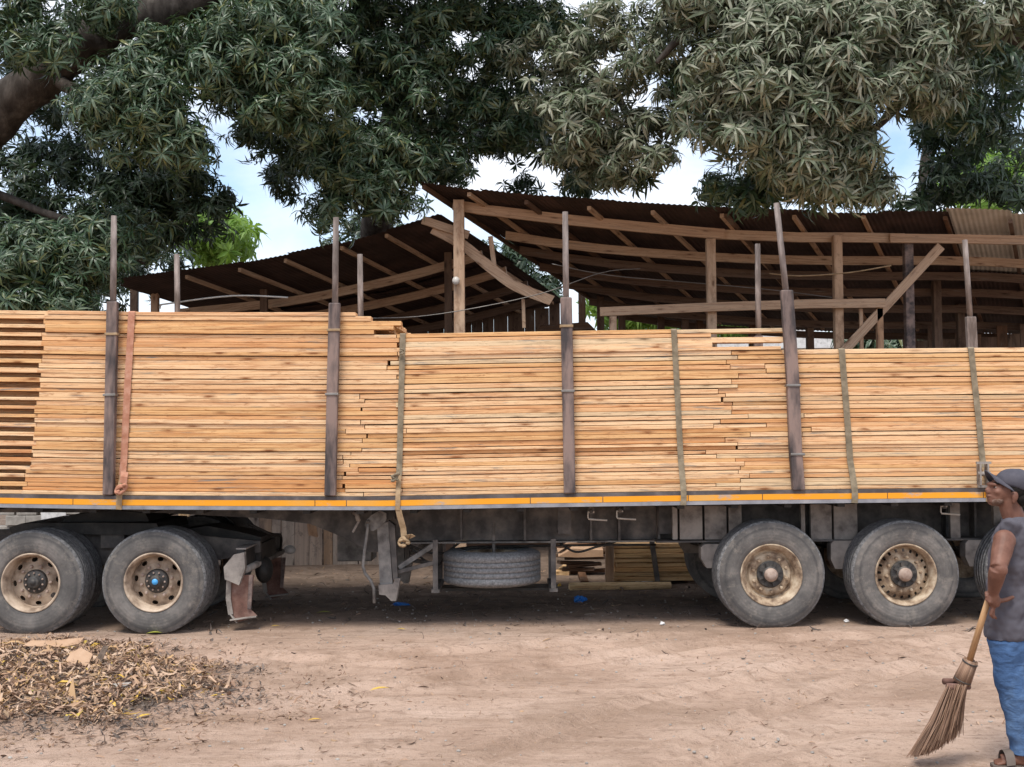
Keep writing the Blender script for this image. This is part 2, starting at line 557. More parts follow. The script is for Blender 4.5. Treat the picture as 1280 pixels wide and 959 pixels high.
def beam(name, p0, p1, wdt, hgt, mat, parent=None, c=0.004, twist=0.0):
    """a straight timber or bar with X along its length; wdt sideways, hgt upwards"""
    m, L = frame(p0, p1)
    if twist:
        m = m @ Matrix.Rotation(twist, 4, 'X')
    v, f = cbox(0, L, -wdt / 2, wdt / 2, -hgt / 2, hgt / 2, c)
    return mesh_obj(name, v, f, mat, parent, False, m)


def tube(pts, radii, n=10, cap=True):
    pts = [Vector(p) for p in pts]
    if not hasattr(radii, '__len__'):
        radii = [radii] * len(pts)
    v, f = [], []
    t0 = (pts[1] - pts[0]).normalized()
    a = Vector((0, 0, 1)) if abs(t0.z) < 0.9 else Vector((1, 0, 0))
    nrm = t0.cross(a).normalized()
    for i, p in enumerate(pts):
        t = (pts[min(i + 1, len(pts) - 1)] - pts[max(i - 1, 0)]).normalized()
        nrm = (nrm - t * nrm.dot(t)).normalized()
        b = t.cross(nrm)
        for k in range(n):
            q = 2 * math.pi * k / n
            v.append(p + (nrm * math.cos(q) + b * math.sin(q)) * radii[i])
    for i in range(len(pts) - 1):
        for k in range(n):
            k2 = (k + 1) % n
            f.append((i * n + k, i * n + k2, (i + 1) * n + k2, (i + 1) * n + k))
    if cap:
        f.append(tuple(range(n - 1, -1, -1)))
        e = (len(pts) - 1) * n
        f.append(tuple(range(e, e + n)))
    return v, f


def tube_obj(name, pts, radii, mat, parent=None, n=10, smooth=True):
    v, f = tube(pts, radii, n)
    o = Vector(pts[0])
    return mesh_obj(name, [Vector(p) - o for p in v], f, mat, parent, smooth, Matrix.Translation(o))


def lathe(prof, n=48, closed=False):
    """profile of (radius, depth) turned about the Y axis"""
    v, f = [], []
    m = len(prof)
    for k in range(n):
        q = 2 * math.pi * k / n
        for (r, y) in prof:
            v.append((r * math.cos(q), y, r * math.sin(q)))
    for k in range(n):
        k2 = (k + 1) % n
        for i in range(m if closed else m - 1):
            i2 = (i + 1) % m
            f.append((k * m + i, k * m + i2, k2 * m + i2, k2 * m + i))
    return v, f


def prism(outline, y0, y1):
    """outline of (x, z) swept from y0 to y1"""
    n = len(outline)
    v = [(x, y0, z) for x, z in outline] + [(x, y1, z) for x, z in outline]
    f = [tuple(range(n)), tuple(range(2 * n - 1, n - 1, -1))]
    for i in range(n):
        j = (i + 1) % n
        f.append((i, i + n, j + n, j))
    return v, f


def ellipsoid(c, r, n=14, m=9, rot=None):
    c = Vector(c)
    v, f = [], []
    for i in range(m + 1):
        a = math.pi * i / m
        for k in range(n):
            b = 2 * math.pi * k / n
            p = Vector((r[0] * math.sin(a) * math.cos(b), r[1] * math.sin(a) * math.sin(b), r[2] * math.cos(a)))
            if rot is not None:
                p = rot @ p
            v.append(c + p)
    for i in range(m):
        for k in range(n):
            k2 = (k + 1) % n
            f.append((i * n + k, (i + 1) * n + k, (i + 1) * n + k2, i * n + k2))
    return v, f


def lerp_list(xs, ys, x):
    return float(np.interp(x, xs, ys))


def catmull(pts, per=6):
    pts = [Vector(p) for p in pts]
    out = []
    for i in range(len(pts) - 1):
        p0, p1, p2, p3 = pts[max(i - 1, 0)], pts[i], pts[i + 1], pts[min(i + 2, len(pts) - 1)]
        for k in range(per):
            t = k / per
            out.append(0.5 * ((2 * p1) + (p2 - p0) * t + (2 * p0 - 5 * p1 + 4 * p2 - p3) * t * t + (3 * p1 - p0 - 3 * p2 + p3) * t ** 3))
    out.append(pts[-1])
    return out


# ------------------------------------------------------------------ the ground
TRACKS = []
for tr_ in ([(1300, 790), (1150, 806), (980, 838), (800, 880), (640, 935), (500, 1000)], [(1300, 806), (1180, 826), (1040, 862), (900, 915), (780, 980)], [(1150, 792), (900, 806), (640, 838), (420, 868), (250, 930)], [(900, 792), (640, 812), (400, 830), (200, 802)], [(1100, 905), (900, 950), (700, 1000)]):
    q_ = sorted([(G(*p).x, G(*p).y) for p in tr_])
    TRACKS.append(([a for a, _ in q_], [b for _, b in q_]))


def rut(x, y):
    z = 0.0
    for xs_, ys_ in TRACKS:
        if xs_[0] < x < xs_[-1]:
            d = abs(y - float(np.interp(x, xs_, ys_)) + 0.06 * noise.noise((x * 1.3, 0, ys_[0])))
            if d < 0.5:
                k = min(1, (x - xs_[0]) * 1.5, (xs_[-1] - x) * 1.5)
                z += k * (-0.034 * math.exp(-(d / 0.13) ** 2) + 0.030 * math.exp(-((d - 0.23) / 0.06) ** 2)) * (1 + 0.5 * noise.noise((x * 3, y * 3, 9)))
    return z


def ground_z(x, y):
    z = 0.022 * noise.noise((x * 0.55, y * 0.9, 0.3)) + 0.010 * noise.noise((x * 1.7, y * 3.4, 4.1)) + 0.005 * noise.noise((x * 5, y * 9, 1.7))
    if y < 11.9:
        z += rut(x, y) + 0.006 * noise.noise((x * 7, y * 8, 2.2)) + 0.008 * noise.noise((x * 3.3, y * 3.9, 6.2))
    if y > 12.8:
        z += min(1, (y - 12.8) / 2) * (0.025 * noise.noise((x * 2.1, y * 2.1, 8.0)) + 0.02)
    return z


def build_ground_sheet():
    xs = list(np.concatenate([[-600, -200, -80, -40, -25, -17, -13], np.arange(-10, 10.01, 0.085), [13, 17, 25, 40, 80, 200, 600]]))
    ys = list(np.concatenate([[-300, -60, -20, -5, 0, 2, 4, 5], np.arange(5.5, 17, 0.05), np.arange(17, 26, 0.3), [28, 32, 40, 60, 120, 300, 900]]))
    v = []
    for y in ys:
        for x in xs:
            near = abs(x) < 12 and 4 < y < 27
            v.append((x, y, ground_z(x, y) if near else 0.0))
    nx = len(xs)
    f = [(j * nx + i, j * nx + i + 1, (j + 1) * nx + i + 1, (j + 1) * nx + i) for j in range(len(ys) - 1) for i in range(nx - 1)]
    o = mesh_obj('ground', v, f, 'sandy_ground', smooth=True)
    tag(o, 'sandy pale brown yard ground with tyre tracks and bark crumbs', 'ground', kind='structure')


build_ground_sheet()

# ------------------------------------------------------------------ the trailer
YN = 12.0                       # near face of the load
RAILX = [-200, 0, 150, 300, 480, 640, 960, 1220, 1400]
RAILY = [623.5, 625.5, 628, 628.7, 629, 626, 621, 618.5, 617]      # centre of the yellow tape


def rail_px(px):
    return lerp_list(RAILX, RAILY, px)


_rx, _rz = [], []
for _px in range(-260, 1461, 20):
    _p = P(_px, rail_px(_px) - 8.3, YN)
    _rx.append(_p.x)
    _rz.append(_p.z)


def deck_z(x):
    """height of the load bed's top"""
    return float(np.interp(x, _rx, _rz))


def px_x(px, Y=YN, py=540):
    return P(px, py, Y).x


trailer = thing('flatbed_trailer', 'long flatbed semi trailer with yellow tape along its edge, loaded with planks', 'trailer', (2, 13.2, 0))
X_L, X_R = px_x(-190), px_x(1440)


def strip(name, dz0, dz1, y0, y1, mat, xa=X_L, xb=X_R, parent=trailer, step=0.35):
    n = max(2, int((xb - xa) / step))
    mb = MB()
    for i in range(n + 1):
        x = xa + (xb - xa) * i / n
        z = deck_z(x)
        mb.v += [(x, y0, z + dz0), (x, y1, z + dz0), (x, y1, z + dz1), (x, y0, z + dz1)]
    for i in range(n):
        a = i * 4
        for k in range(4):
            k2 = (k + 1) % 4
            mb.f.append((a + k, a + 4 + k, a + 4 + k2, a + k2))
    mb.f += [(0, 1, 2, 3), (n * 4 + 3, n * 4 + 2, n * 4 + 1, n * 4)]
    return mb.build(name, mat, parent)


rail = strip('side_rail', -0.126, 0.0, 11.935, 12.0, 'rail_black')
strip('rail_lip', -0.128, -0.093, 11.922, 11.9348, 'rail_grey')
far_rail = strip('side_rail', -0.126, 0.0, 14.44, 14.5, 'rail_black')
strip('deck', -0.06, -0.005, 12.0005, 14.4395, 'old_timber')
# yellow reflective tape in lengths
tx = [-190, 95, 152, 395, 434, 662, 752, 858, 950, 1064, 1105, 1224, 1330, 1440]
for a, b in zip(tx[:-1], tx[1:]):
    strip('reflective_tape', -0.090, -0.035, 11.928, 11.9346, 'yellow_tape', px_x(a) + 0.004, px_x(b) - 0.004, rail)
# cross members under the deck
x = X_L + 0.3
while x < X_R:
    z = deck_z(x)
    v, f = box(x - 0.035, x + 0.035, 12.02, 14.42, z - 0.17, z - 0.0605)
    mesh_obj('cross_member', v, f, 'black_steel', trailer)
    x += 0.52


def px_poly(pts, Y):
    return [(P(a, b, Y).x, P(a, b, Y).z) for a, b in pts]


# main beams with the gooseneck that steps up to the tractor
neck = [(-190, 640), (200, 641), (330, 648), (388, 655), (430, 672), (462, 690), (485, 690), (490, 676), (1440, 671), (1440, 628), (-190, 634)]
for Y in (12.86, 13.64):
    pl = px_poly(neck, 12.86)
    ddx = 0
    v, f = prism(pl, Y - 0.008 + (0 if Y < 13 else 0.0), Y + 0.008)
    mesh_obj('main_beam', v, f, 'dark_steel', trailer)
    z0 = P(900, 674, 12.86).z
    v, f = box(pl[7][0], X_R, Y - 0.085, Y + 0.085, z0 - 0.016, z0)
    mesh_obj('beam_flange', v, f, 'grey_steel', trailer)
# web stiffeners, outriggers and grey panels over the axles
for a, hgt in ((577, 1), (656, 1), (738, 1), (773, 1), (822, 1), (1180, 1), (1215, 1)):
    p = P(a, 655, 12.8)
    v, f = box(p.x - 0.012, p.x + 0.012, 12.70, 12.851, P(a, 674, 12.86).z + 0.001, deck_z(p.x) - 0.175)
    mesh_obj('web_stiffener', v, f, 'dark_steel', trailer)
for a, b in ((697, 713), (822, 838)):
    p, q = P(a, 655, 12.8), P(b, 655, 12.8)
    mb = MB().add(box(p.x, q.x, 12.66, 12.68, P(a, 667, 12.7).z, deck_z(p.x) - 0.175)).add(box(p.x, q.x, 12.6805, 12.845, P(a, 667, 12.7).z, P(a, 665, 12.7).z))
    mb.build('pocket_bracket', 'dark_steel', trailer)
for a, b in ((840, 846), (849, 877), (880, 907), (910, 926), (1000, 1005), (1012, 1038), (1041, 1070), (1186, 1198), (1240, 1268)):
    p, q = P(a, 655, 12.55), P(b, 655, 12.55)
    v, f = box(p.x, q.x, 12.50, 12.56, P(a, 674, 12.55).z, deck_z(p.x) - 0.172)
    mesh_obj('outrigger_panel', v, f, 'dusty_steel', trailer)
xa, xb = P(820, 660, 12.5).x, X_R
zf = P(950, 674, 12.55).z
v, f = box(xa, xb, 12.47, 12.775, zf - 0.022, zf - 0.004)
mesh_obj('axle_subframe', v, f, 'dark_steel', trailer)
# suspension hangers
for a, b, c, d in ((876, 925, 680, 710), (1038, 1075, 676, 711), (1206, 1241, 675, 708), (1375, 1410, 674, 706)):
    pl = px_poly([(a + 0.1 * (b - a), c), (b, c), (b, d - 12), (b - 6, d), (a + 0.15 * (b - a), d), (a, d - 12), (a, c + 4)], 12.42)
    v, f = prism(pl, 12.40, 12.56)
    h = mesh_obj('suspension_hanger', v, f, 'dusty_steel', trailer)
    cx = (pl[0][0] + pl[1][0]) / 2
    cz = P(a, d - 8, 12.42).z
    v, f = lathe([(0.0, -0.03), (0.022, -0.03), (0.026, -0.008), (0.045, -0.006), (0.045, 0.012)], 14)
    mesh_obj('bolt', v, f, 'hub_rust', h, True, Matrix.Translation((cx, 12.397, cz)))
    v, f = prism(pl, 13.94, 14.10)
    mesh_obj('suspension_hanger', v, f, 'dusty_steel', trailer)
# strap winch handles (thin bent rods)
for a, y0 in ((735, 636), (771, 635), (1176, 629)):
    Y = 12.35
    tube_obj('winch_handle', [P(a + 8, y0 + 4, Y), P(a, y0 + 4, Y), P(a, y0 + 11, Y), P(a + 1, y0 + 13, Y), P(a + 24, y0 + 14.5, Y)], 0.009, 'pale_wire', trailer, 7)
    tube_obj('winch_axle', [P(a + 4, y0 + 3, 12.34), P(a + 4, y0 + 3, 12.62)], 0.022, 'dark_steel', trailer, 10)
    zt = deck_z(P(a, y0, Y).x) - 0.127
    v, f = box(P(a + 1, y0, Y).x, P(a + 8, y0, Y).x, 12.36, 12.60, P(a, y0 + 7, Y).z, zt)
    mesh_obj('winch_block', v, f, 'dark_steel', trailer)

# landing leg with crank, near and far
YL = 12.5


def landing_leg(dy, near):
    def q(a, b, Y=YL):
        p = P(a, b, YL)
        return Vector((p.x, Y + dy, p.z))
    top = q(478, 640)
    pl = [(q(a, b).x, q(a, b).z) for a, b in ((472, 655), (486, 652), (492, 736), (476, 738))]
    v, f = prism(pl, YL + dy - 0.06, YL + dy + 0.06)
    leg = mesh_obj('landing_leg', v, f, 'grey_steel', trailer)
    pl = [(q(a, b).x, q(a, b).z) for a, b in ((486.2, 650), (494, 656), (498, 722), (492.3, 724))]
    v, f = prism(pl, YL + dy - 0.075, YL + dy + 0.075)
    mesh_obj('leg_flange', v, f, 'dark_steel', leg)
    pl = [(q(a, b).x, q(a, b).z) for a, b in ((474, 730), (492, 729), (495, 722), (501, 722), (496, 750), (490, 750), (483, 743), (475, 742))]
    v, f = prism(pl, YL + dy - 0.085, YL + dy + 0.085)
    mesh_obj('foot', v, f, 'dusty_steel', leg)
    pl = [(q(a, b).x, q(a, b).z) for a, b in ((457, 656), (459, 650), (466, 643), (476, 637.5), (484, 641), (484, 650), (478, 657), (468, 663), (461, 662))]
    v, f = prism(pl, YL + dy - 0.09, YL + dy + 0.05)
    mesh_obj('gear_housing', v, f, 'grey_steel', leg)
    if near:
        c = q(478, 645)
        v, f = ellipsoid((0, 0, 0), (0.014, 0.012, 0.014), 8, 6)
        tube_obj('crank_handle', [q(461.5, 651, YL - 0.11), q(461, 662, YL - 0.12), q(457, 690, YL - 0.12), q(455.5, 706, YL - 0.12), q(458, 715, YL - 0.12), q(465, 724, YL - 0.12), q(469, 734, YL - 0.12), q(469.5, 752, YL - 0.12)], [0.014, 0.015, 0.016, 0.016, 0.016, 0.016, 0.016, 0.017], 'grey_steel', leg, 8)
        tube_obj('crank_pivot', [q(461.5, 651, YL - 0.135), q(461.5, 651, YL - 0.05)], 0.02, 'dark_steel', leg, 10)
        beam('stowed_lever', q(443, 664, YL - 0.14), q(452, 648, YL - 0.14), 0.018, 0.022, 'dusty_steel', leg)
        tube_obj('lever_clamp', [q(450, 650, YL - 0.14), q(448, 642, YL - 0.13), q(444, 640, YL - 0.1)], 0.022, 'dusty_steel', leg, 8)
    beam('leg_brace', q(498, 710, YL + 0.02), q(545, 680, YL + 0.1), 0.03, 0.05, 'grey_steel', trailer)
    return leg


landing_leg(0, True)
landing_leg(1.45, False)
tube_obj('cross_shaft', [P(478, 648, YL) + Vector((0, 0.05, 0)), P(478, 648, YL) + Vector((0, 1.4, 0))], 0.02, 'dark_steel', trailer)
for Y in (12.47, 13.97):
    p = P(478, 645, YL)
    v, f = box(p.x - 0.10, p.x + 0.13, Y - 0.04, Y + 0.13, p.z - 0.03, deck_z(p.x) - 0.15)
    mesh_obj('leg_mount', v, f, 'black_steel', trailer)
# far tool box beyond the gooseneck
a, b = P(424, 655, 13.9), P(466, 700, 13.9)
v, f = cbox(a.x, b.x, 13.75, 14.3, b.z, a.z + 0.25, 0.012)
mesh_obj('storage_box', v, f, 'grey_steel', trailer)

# spare wheel carrier
YS = 12.8
for (a, t, bt) in ((547, 678, 744), (690, 677, 739)):
    for Y in (12.42, 13.28):
        p0, p1 = P(a, t, YS), P(a, bt, YS)
        v, f = box(p0.x - 0.025, p0.x + 0.025, Y - 0.02, Y + 0.02, 0.355, p0.z + 0.06)
        mesh_obj('carrier_post', v, f, 'dark_steel', trailer)
    p0 = P(a, t, YS)
    v, f = box(p0.x - 0.04, p0.x + 0.04, 12.40, 13.30, 0.32, 0.354)
    mesh_obj('carrier_base', v, f, 'dark_steel', trailer)
for Y in (12.80, 13.05):
    v, f = box(P(540, 740, YS).x, P(698, 740, YS).x, Y - 0.03, Y + 0.03, 0.29, 0.319)
    mesh_obj('carrier_bar', v, f, 'black_steel', trailer)
beam('carrier_tie', Vector((P(547, 690, YS).x, 12.42, 0.62)), Vector((P(500, 705, YS).x, 12.5, 0.52)), 0.03, 0.04, 'dark_steel', trailer)
beam('carrier_tie', Vector((P(547, 700, YS).x, 12.45, 0.60)), Vector((P(512, 701, YS).x, 12.9, 0.60)), 0.03, 0.04, 'dark_steel', trailer)


# ------------------------------------------------------------------ wheels
def tyre_vf(Rt, Wd, r0, flat=0.0, n=72, grooves=4, lug=0.0):
    s = [(r0, 0.03), (r0 + 0.012, 0.006), (r0 + 0.05, -0.004), (r0 + 0.11, -0.012), (Rt - 0.085, -0.008), (Rt - 0.05, 0.002), (Rt - 0.045, 0.005), (Rt - 0.022, 0.014), (Rt - 0.006, 0.028)]
    t = []
    y0, y1 = 0.036, Wd - 0.036
    for g in range(grooves + 1):
        a = y0 + (y1 - y0) * g / (grooves + 1)
        b = y0 + (y1 - y0) * (g + 1) / (grooves + 1)
        t += [(Rt, a + 0.004), (Rt, b - 0.004)]
        if g < grooves:
            t += [(Rt - 0.013, b - 0.002), (Rt - 0.013, b + 0.002)]
    prof = s + t + [(r, Wd - y) for r, y in reversed(s)]
    v, f = lathe(prof, n)
    if flat:
        out = []
        for (x, y, z) in v:
            lim = -Rt + flat
            if z < lim + 0.10:
                k = max(0.0, (lim + 0.10 - z) / (0.10 + flat))
                if z < lim:
                    z = lim
                y = Wd / 2 + (y - Wd / 2) * (1 + 0.10 * k)
            out.append((x, y, z))
        v = out
    return v, f


def nut_me(name, mat):
    v, f = lathe([(0.0, -0.034), (0.010, -0.034), (0.0125, -0.026), (0.0165, -0.024), (0.0165, 0.0)], 6)
    me = bpy.data.meshes.new(name)
    me.from_pydata(v, [], f)
    me.materials.append(MATS[mat])
    return me


def tyre_obj(name, vf, Rt, parent, mw, side='side_rubber', tread='tread_worn'):
    v, f = vf
    o = mesh_obj(name, v, f, side, parent, True, mw)
    o.data.materials.append(MATS[tread])
    idx = []
    for q in f:
        r = sum(math.hypot(v[i][0], v[i][2]) for i in q) / len(q)
        flat_ = sum(v[i][2] for i in q) / len(q) < -Rt + 0.03
        idx.append(1 if (r > Rt - 0.030 or flat_) else 0)
    o.data.polygons.foreach_set('material_index', idx)
    return o


NUT = nut_me('wheel_nut', 'rim_worn')
NUT_D = nut_me('wheel_nut', 'hub_rust')


def disc_with_holes(r_in, r_out, y_in, y_out, holes, hr, ha, n=120, m=10):
    """annular disc with oval hand holes at mid radius"""
    v, f = [], []
    for k in range(n):
        q = 2 * math.pi * k / n
        for i in range(m + 1):
            r = r_in + (r_out - r_in) * i / m
            v.append((r * math.cos(q), y_in + (y_out - y_in) * i / m, r * math.sin(q)))
    rm = (r_in + r_out) / 2
    for k in range(n):
        k2 = (k + 1) % n
        for i in range(m):
            r = r_in + (r_out - r_in) * (i + 0.5) / m
            q = 2 * math.pi * (k + 0.5) / n
            qa = (q * holes / (2 * math.pi)) % 1.0 - 0.5
            arc = qa * 2 * math.pi / holes * rm
            if (arc / ha) ** 2 + ((r - rm) / hr) ** 2 < 1 and holes:
                continue
            f.append((k * (m + 1) + i, k * (m + 1) + i + 1, k2 * (m + 1) + i + 1, k2 * (m + 1) + i))
    return v, f


def trailer_wheel(parent, c, spin, dish, style):
    """near single wheel, outer side facing -Y; c = centre of the outer face"""
    wl = bpy.data.objects.new('wheel', None)
    wl.matrix_basis = Matrix.Translation(c) @ Matrix.Rotation(spin, 4, 'Y')
    put(wl, parent)
    W0 = Matrix.Translation(c)
    W1 = W0 @ Matrix.Rotation(spin, 4, 'Y')
    Rt = 0.528
    tyre_obj('tyre', tyre_vf(Rt, 0.385, 0.288, 0.022), Rt, wl, W0)
    if style == 0:
        prof = [(0.302, 0.030), (0.304, 0.006), (0.298, -0.002), (0.288, 0.002), (0.279, 0.020), (0.262, 0.040), (0.246, 0.055), (0.240, 0.085), (0.234, 0.115), (0.222, 0.122), (0.212, 0.112), (0.207, 0.098), (0.198, 0.092), (0.135, 0.090), (0.128, 0.094)]
        v, f = lathe(prof, 64)
        mesh_obj('rim', v, f, 'rim_worn', wl, True, W1)
        yd = 0.090
    else:
        prof = [(0.302, 0.030), (0.304, 0.006), (0.298, -0.002), (0.288, 0.002), (0.276, 0.030), (0.262, 0.070), (0.257, 0.130), (0.255, 0.20)]
        v, f = lathe(prof, 64)
        mesh_obj('rim', v, f, 'rim_worn', wl, True, W1)
        mb = MB().add(disc_with_holes(0.205, 0.256, 0.100, 0.135, 20, 0.014, 0.018)).add(lathe([(0.205, 0.1), (0.198, 0.093), (0.135, 0.090), (0.128, 0.094)], 64))
        mb.build('rim_disc', 'rim_worn', wl, True, W1)
        yd = 0.090
    for k in range(10):
        a = 2 * math.pi * k / 10
        share_obj('wheel_nut', NUT, wl, W1 @ Matrix.Translation((0.168 * math.cos(a), yd, 0.168 * math.sin(a))))
    # black spoked hub flange and rusty cap
    mb = MB().add(lathe([(0.128, 0.094), (0.132, 0.075), (0.124, 0.066), (0.080, 0.064), (0.078, 0.04), (0.066, 0.03)], 40))
    for k in range(8):
        a = 2 * math.pi * k / 8 + 0.2
        m = Matrix.Rotation(a, 4, 'Y')
        vv, ff = box(0.072, 0.118, 0.044, 0.066, -0.013, 0.013)
        mb.add(([m @ Vector(p) for p in vv], ff))
    mb.build('hub', 'hub_dark', wl, False, W1)
    v, f = lathe([(0.0, -0.022), (0.038, -0.020), (0.048, -0.010), (0.052, 0.004), (0.062, 0.010), (0.066, 0.018), (0.066, 0.045)], 32)
    mesh_obj('hub_cap', v, f, 'hub_rust', wl, True, W1)
    return wl


def plain_wheel(parent, c, flip):
    wl = bpy.data.objects.new('wheel', None)
    wl.matrix_basis = Matrix.Translation(c)
    put(wl, parent)
    v, f = tyre_vf(0.528, 0.385, 0.288, 0.022, 48)
    mesh_obj('tyre', v, f, 'side_rubber', wl, True, Matrix.Translation(c))
    v, f = lathe([(0.302, 0.02), (0.29, 0.05), (0.26, 0.10), (0.2, 0.13), (0.05, 0.13), (0.0, 0.13)], 32)
    mesh_obj('rim', v, f, 'rim_worn', wl, True, Matrix.Translation(c))
    return wl


AX = [P(964, 720, 12.08).x, P(1132, 719, 12.08).x, P(1300, 718, 12.08).x]
ZW = 0.506
for i, ax in enumerate(AX):
    gz = ground_z(ax, 12.3)
    trailer_wheel(trailer, Vector((ax, 12.06, ZW + gz)), 0.25 + i * 0.9, 0, 0 if i == 0 else 1)
    plain_wheel(trailer, Vector((ax, 14.06, ZW + ground_z(ax, 14.2))), True)
    tube_obj('axle', [Vector((ax, 12.25, ZW)), Vector((ax, 14.2, ZW))], 0.07, 'black_steel', trailer, 14)
    for Y in (12.62, 13.9):
        pts = [Vector((ax - 0.52, Y, 0.66)), Vector((ax - 0.25, Y, 0.60)), Vector((ax, Y, 0.585)), Vector((ax + 0.25, Y, 0.60)), Vector((ax + 0.52, Y, 0.66))]
        mb = MB()
        for s in range(5):
            k = 1 - s * 0.16
            pp = [Vector((ax + (p.x - ax) * k, p.y, p.z - s * 0.022)) for p in pts]
            for p0, p1 in zip(pp[:-1], pp[1:]):
                m, L = frame(p0, p1)
                vv, ff = box(0, L, -0.04, 0.04, -0.0095, 0.0095)
                mb.add(([m @ Vector(q) for q in vv], ff))
        mb.build('leaf_spring', 'black_steel', trailer)

for ax in AX:
    tube_obj('brake_chamber', [Vector((ax - 0.34, 12.78, 0.60)), Vector((ax - 0.33, 12.78, 0.62)), Vector((ax - 0.16, 12.78, 0.60)), Vector((ax - 0.15, 12.78, 0.60))], [0.05, 0.09, 0.09, 0.05], 'black_steel', trailer, 14)
    tube_obj('air_hose', catmull([Vector((ax - 0.25, 12.80, 0.68)), Vector((ax - 0.36, 12.74, 0.74)), Vector((ax - 0.5, 12.78, 0.62)), Vector((ax - 0.62, 12.82, 0.80))], 6), 0.012, 'black_steel', trailer, 6)
for q_ in ([(505, 676), (530, 700), (548, 706), (560, 690), (575, 678)], [(508, 680), (545, 692), (600, 684), (700, 682), (820, 681)], [(440, 655), (455, 676), (470, 684), (500, 679)], [(700, 679), (720, 690), (745, 684), (770, 677)]):
    tube_obj('air_hose', catmull([P(a, b_, 12.95) for a, b_ in q_], 7), 0.013, 'black_steel', trailer, 6)
# spare wheel lying flat in its carrier
cs = P(615, 716, 12.85)
spare = thing('spare_wheel', 'grey dusty spare tyre lying flat in the carrier under the trailer', 'wheel', (cs.x, 12.86, 0.355))
SW = Matrix.Translation((cs.x, 12.86, 0.355 + 0.345)) @ Matrix.Rotation(rad(-90), 4, 'X')
v, f = tyre_vf(0.505, 0.335, 0.285, 0, 72, 4)
mesh_obj('tyre', v, f, 'tread_rubber', spare, True, SW)
v, f = lathe([(0.287, 0.02), (0.28, 0.05), (0.26, 0.10), (0.25, 0.16), (0.12, 0.17), (0.06, 0.17)], 48)
mesh_obj('rim', v, f, 'rim_worn', spare, True, SW)
tube_obj('hanger_rod', [Vector((cs.x + 0.02, 12.86, 0.50)), Vector((cs.x + 0.02, 12.86, 0.98))], 0.018, 'dusty_steel', trailer, 8)

# ------------------------------------------------------------------ the tractor unit (its rear end is in view)
tractor = thing('truck_tractor', 'rear end of a dark tractor unit with beige dual wheels at the left edge', 'truck', (-4.6, 13.2, 0))


def dual_wheel(parent, c, spin, cap_mat, variant):
    wl = bpy.data.objects.new('wheel', None)
    wl.matrix_basis = Matrix.Translation(c)
    put(wl, parent)
    W0 = Matrix.Translation(c)
    W1 = W0 @ Matrix.Rotation(spin, 4, 'Y')
    tvf = tyre_vf(0.512, 0.30, 0.275, 0.02)
    tyre_obj('tyre', tvf, 0.512, wl, W0)
    W2 = W0 @ Matrix.Translation((0, 0.335, 0))
    tyre_obj('inner_tyre', tvf, 0.512, wl, W2)
    v, f = lathe([(0.289, 0.028), (0.291, 0.006), (0.286, -0.003), (0.276, 0.0), (0.268, 0.018), (0.254, 0.05), (0.247, 0.10), (0.246, 0.30), (0.25, 0.60)], 64)
    mesh_obj('rim', v, f, 'rim_paint', wl, True, W1)
    mb = MB().add(disc_with_holes(0.180, 0.247, 0.145, 0.175, 8, 0.021, 0.033)).add(lathe([(0.180, 0.145), (0.172, 0.138), (0.12, 0.136)], 64))
    mb.build('rim_disc', 'rim_paint', wl, True, W1)
    for k in range(10):
        a = 2 * math.pi * (k + 0.4) / 10
        share_obj('wheel_nut', NUT_D, wl, W1 @ Matrix.Translation((0.152, 0, 0)) if False else W1 @ Matrix.Translation((0.152 * math.cos(a), 0.136, 0.152 * math.sin(a))))
    v, f = lathe([(0.0, 0.055), (0.05, 0.055), (0.058, 0.062), (0.062, 0.095), (0.100, 0.100), (0.112, 0.108), (0.118, 0.137)], 40)
    hub = mesh_obj('hub', v, f, 'hub_dark', wl, True, W1)
    for k in range(10):
        a = 2 * math.pi * k / 10
        share_obj('wheel_nut', NUT_D, wl, W1 @ Matrix.Translation((0.086 * math.cos(a), 0.104, 0.086 * math.sin(a))) @ Matrix.Scale(0.6, 4))
    v, f = lathe([(0.0, 0.045), (0.026, 0.046), (0.030, 0.0545)], 24)
    mesh_obj('hub_cap', v, f, cap_mat, wl, True, W1)
    return wl


TX = [P(40, 730, 12.1).x, P(193, 727, 12.1).x]
for i, ax in enumerate(TX):
    for Y, near in ((12.06, True), (13.72, False)):
        c = Vector((ax, Y, 0.492 + ground_z(ax, Y + 0.2)))
        dual_wheel(tractor, c, 0.3 + i, 'lens_blue' if (i == 1 and near) else 'hub_dark', i)
    tube_obj('axle', [Vector((ax, 12.3, 0.5)), Vector((ax, 14.2, 0.5))], 0.10, 'black_steel', tractor, 14)
    v, f = ellipsoid((ax, 13.2, 0.5), (0.24, 0.22, 0.24), 18, 12)
    mesh_obj('differential', v, f, 'black_steel', tractor, True)
for Y in (12.78, 13.62):
    pl = px_poly([(-260, 672), (110, 668), (235, 668), (326, 676), (326, 690), (240, 706), (120, 706), (-260, 706)], 12.78)
    v, f = prism(pl, Y - 0.03, Y + 0.03)
    mesh_obj('chassis_rail', v, f, 'dark_steel', tractor)
for a in (118, 320, 20):
    p = P(a, 690, 12.8)
    v, f = box(p.x - 0.05, p.x + 0.05, 12.811, 13.589, p.z - 0.1, p.z + 0.08)
    mesh_obj('chassis_cross_member', v, f, 'black_steel', tractor)
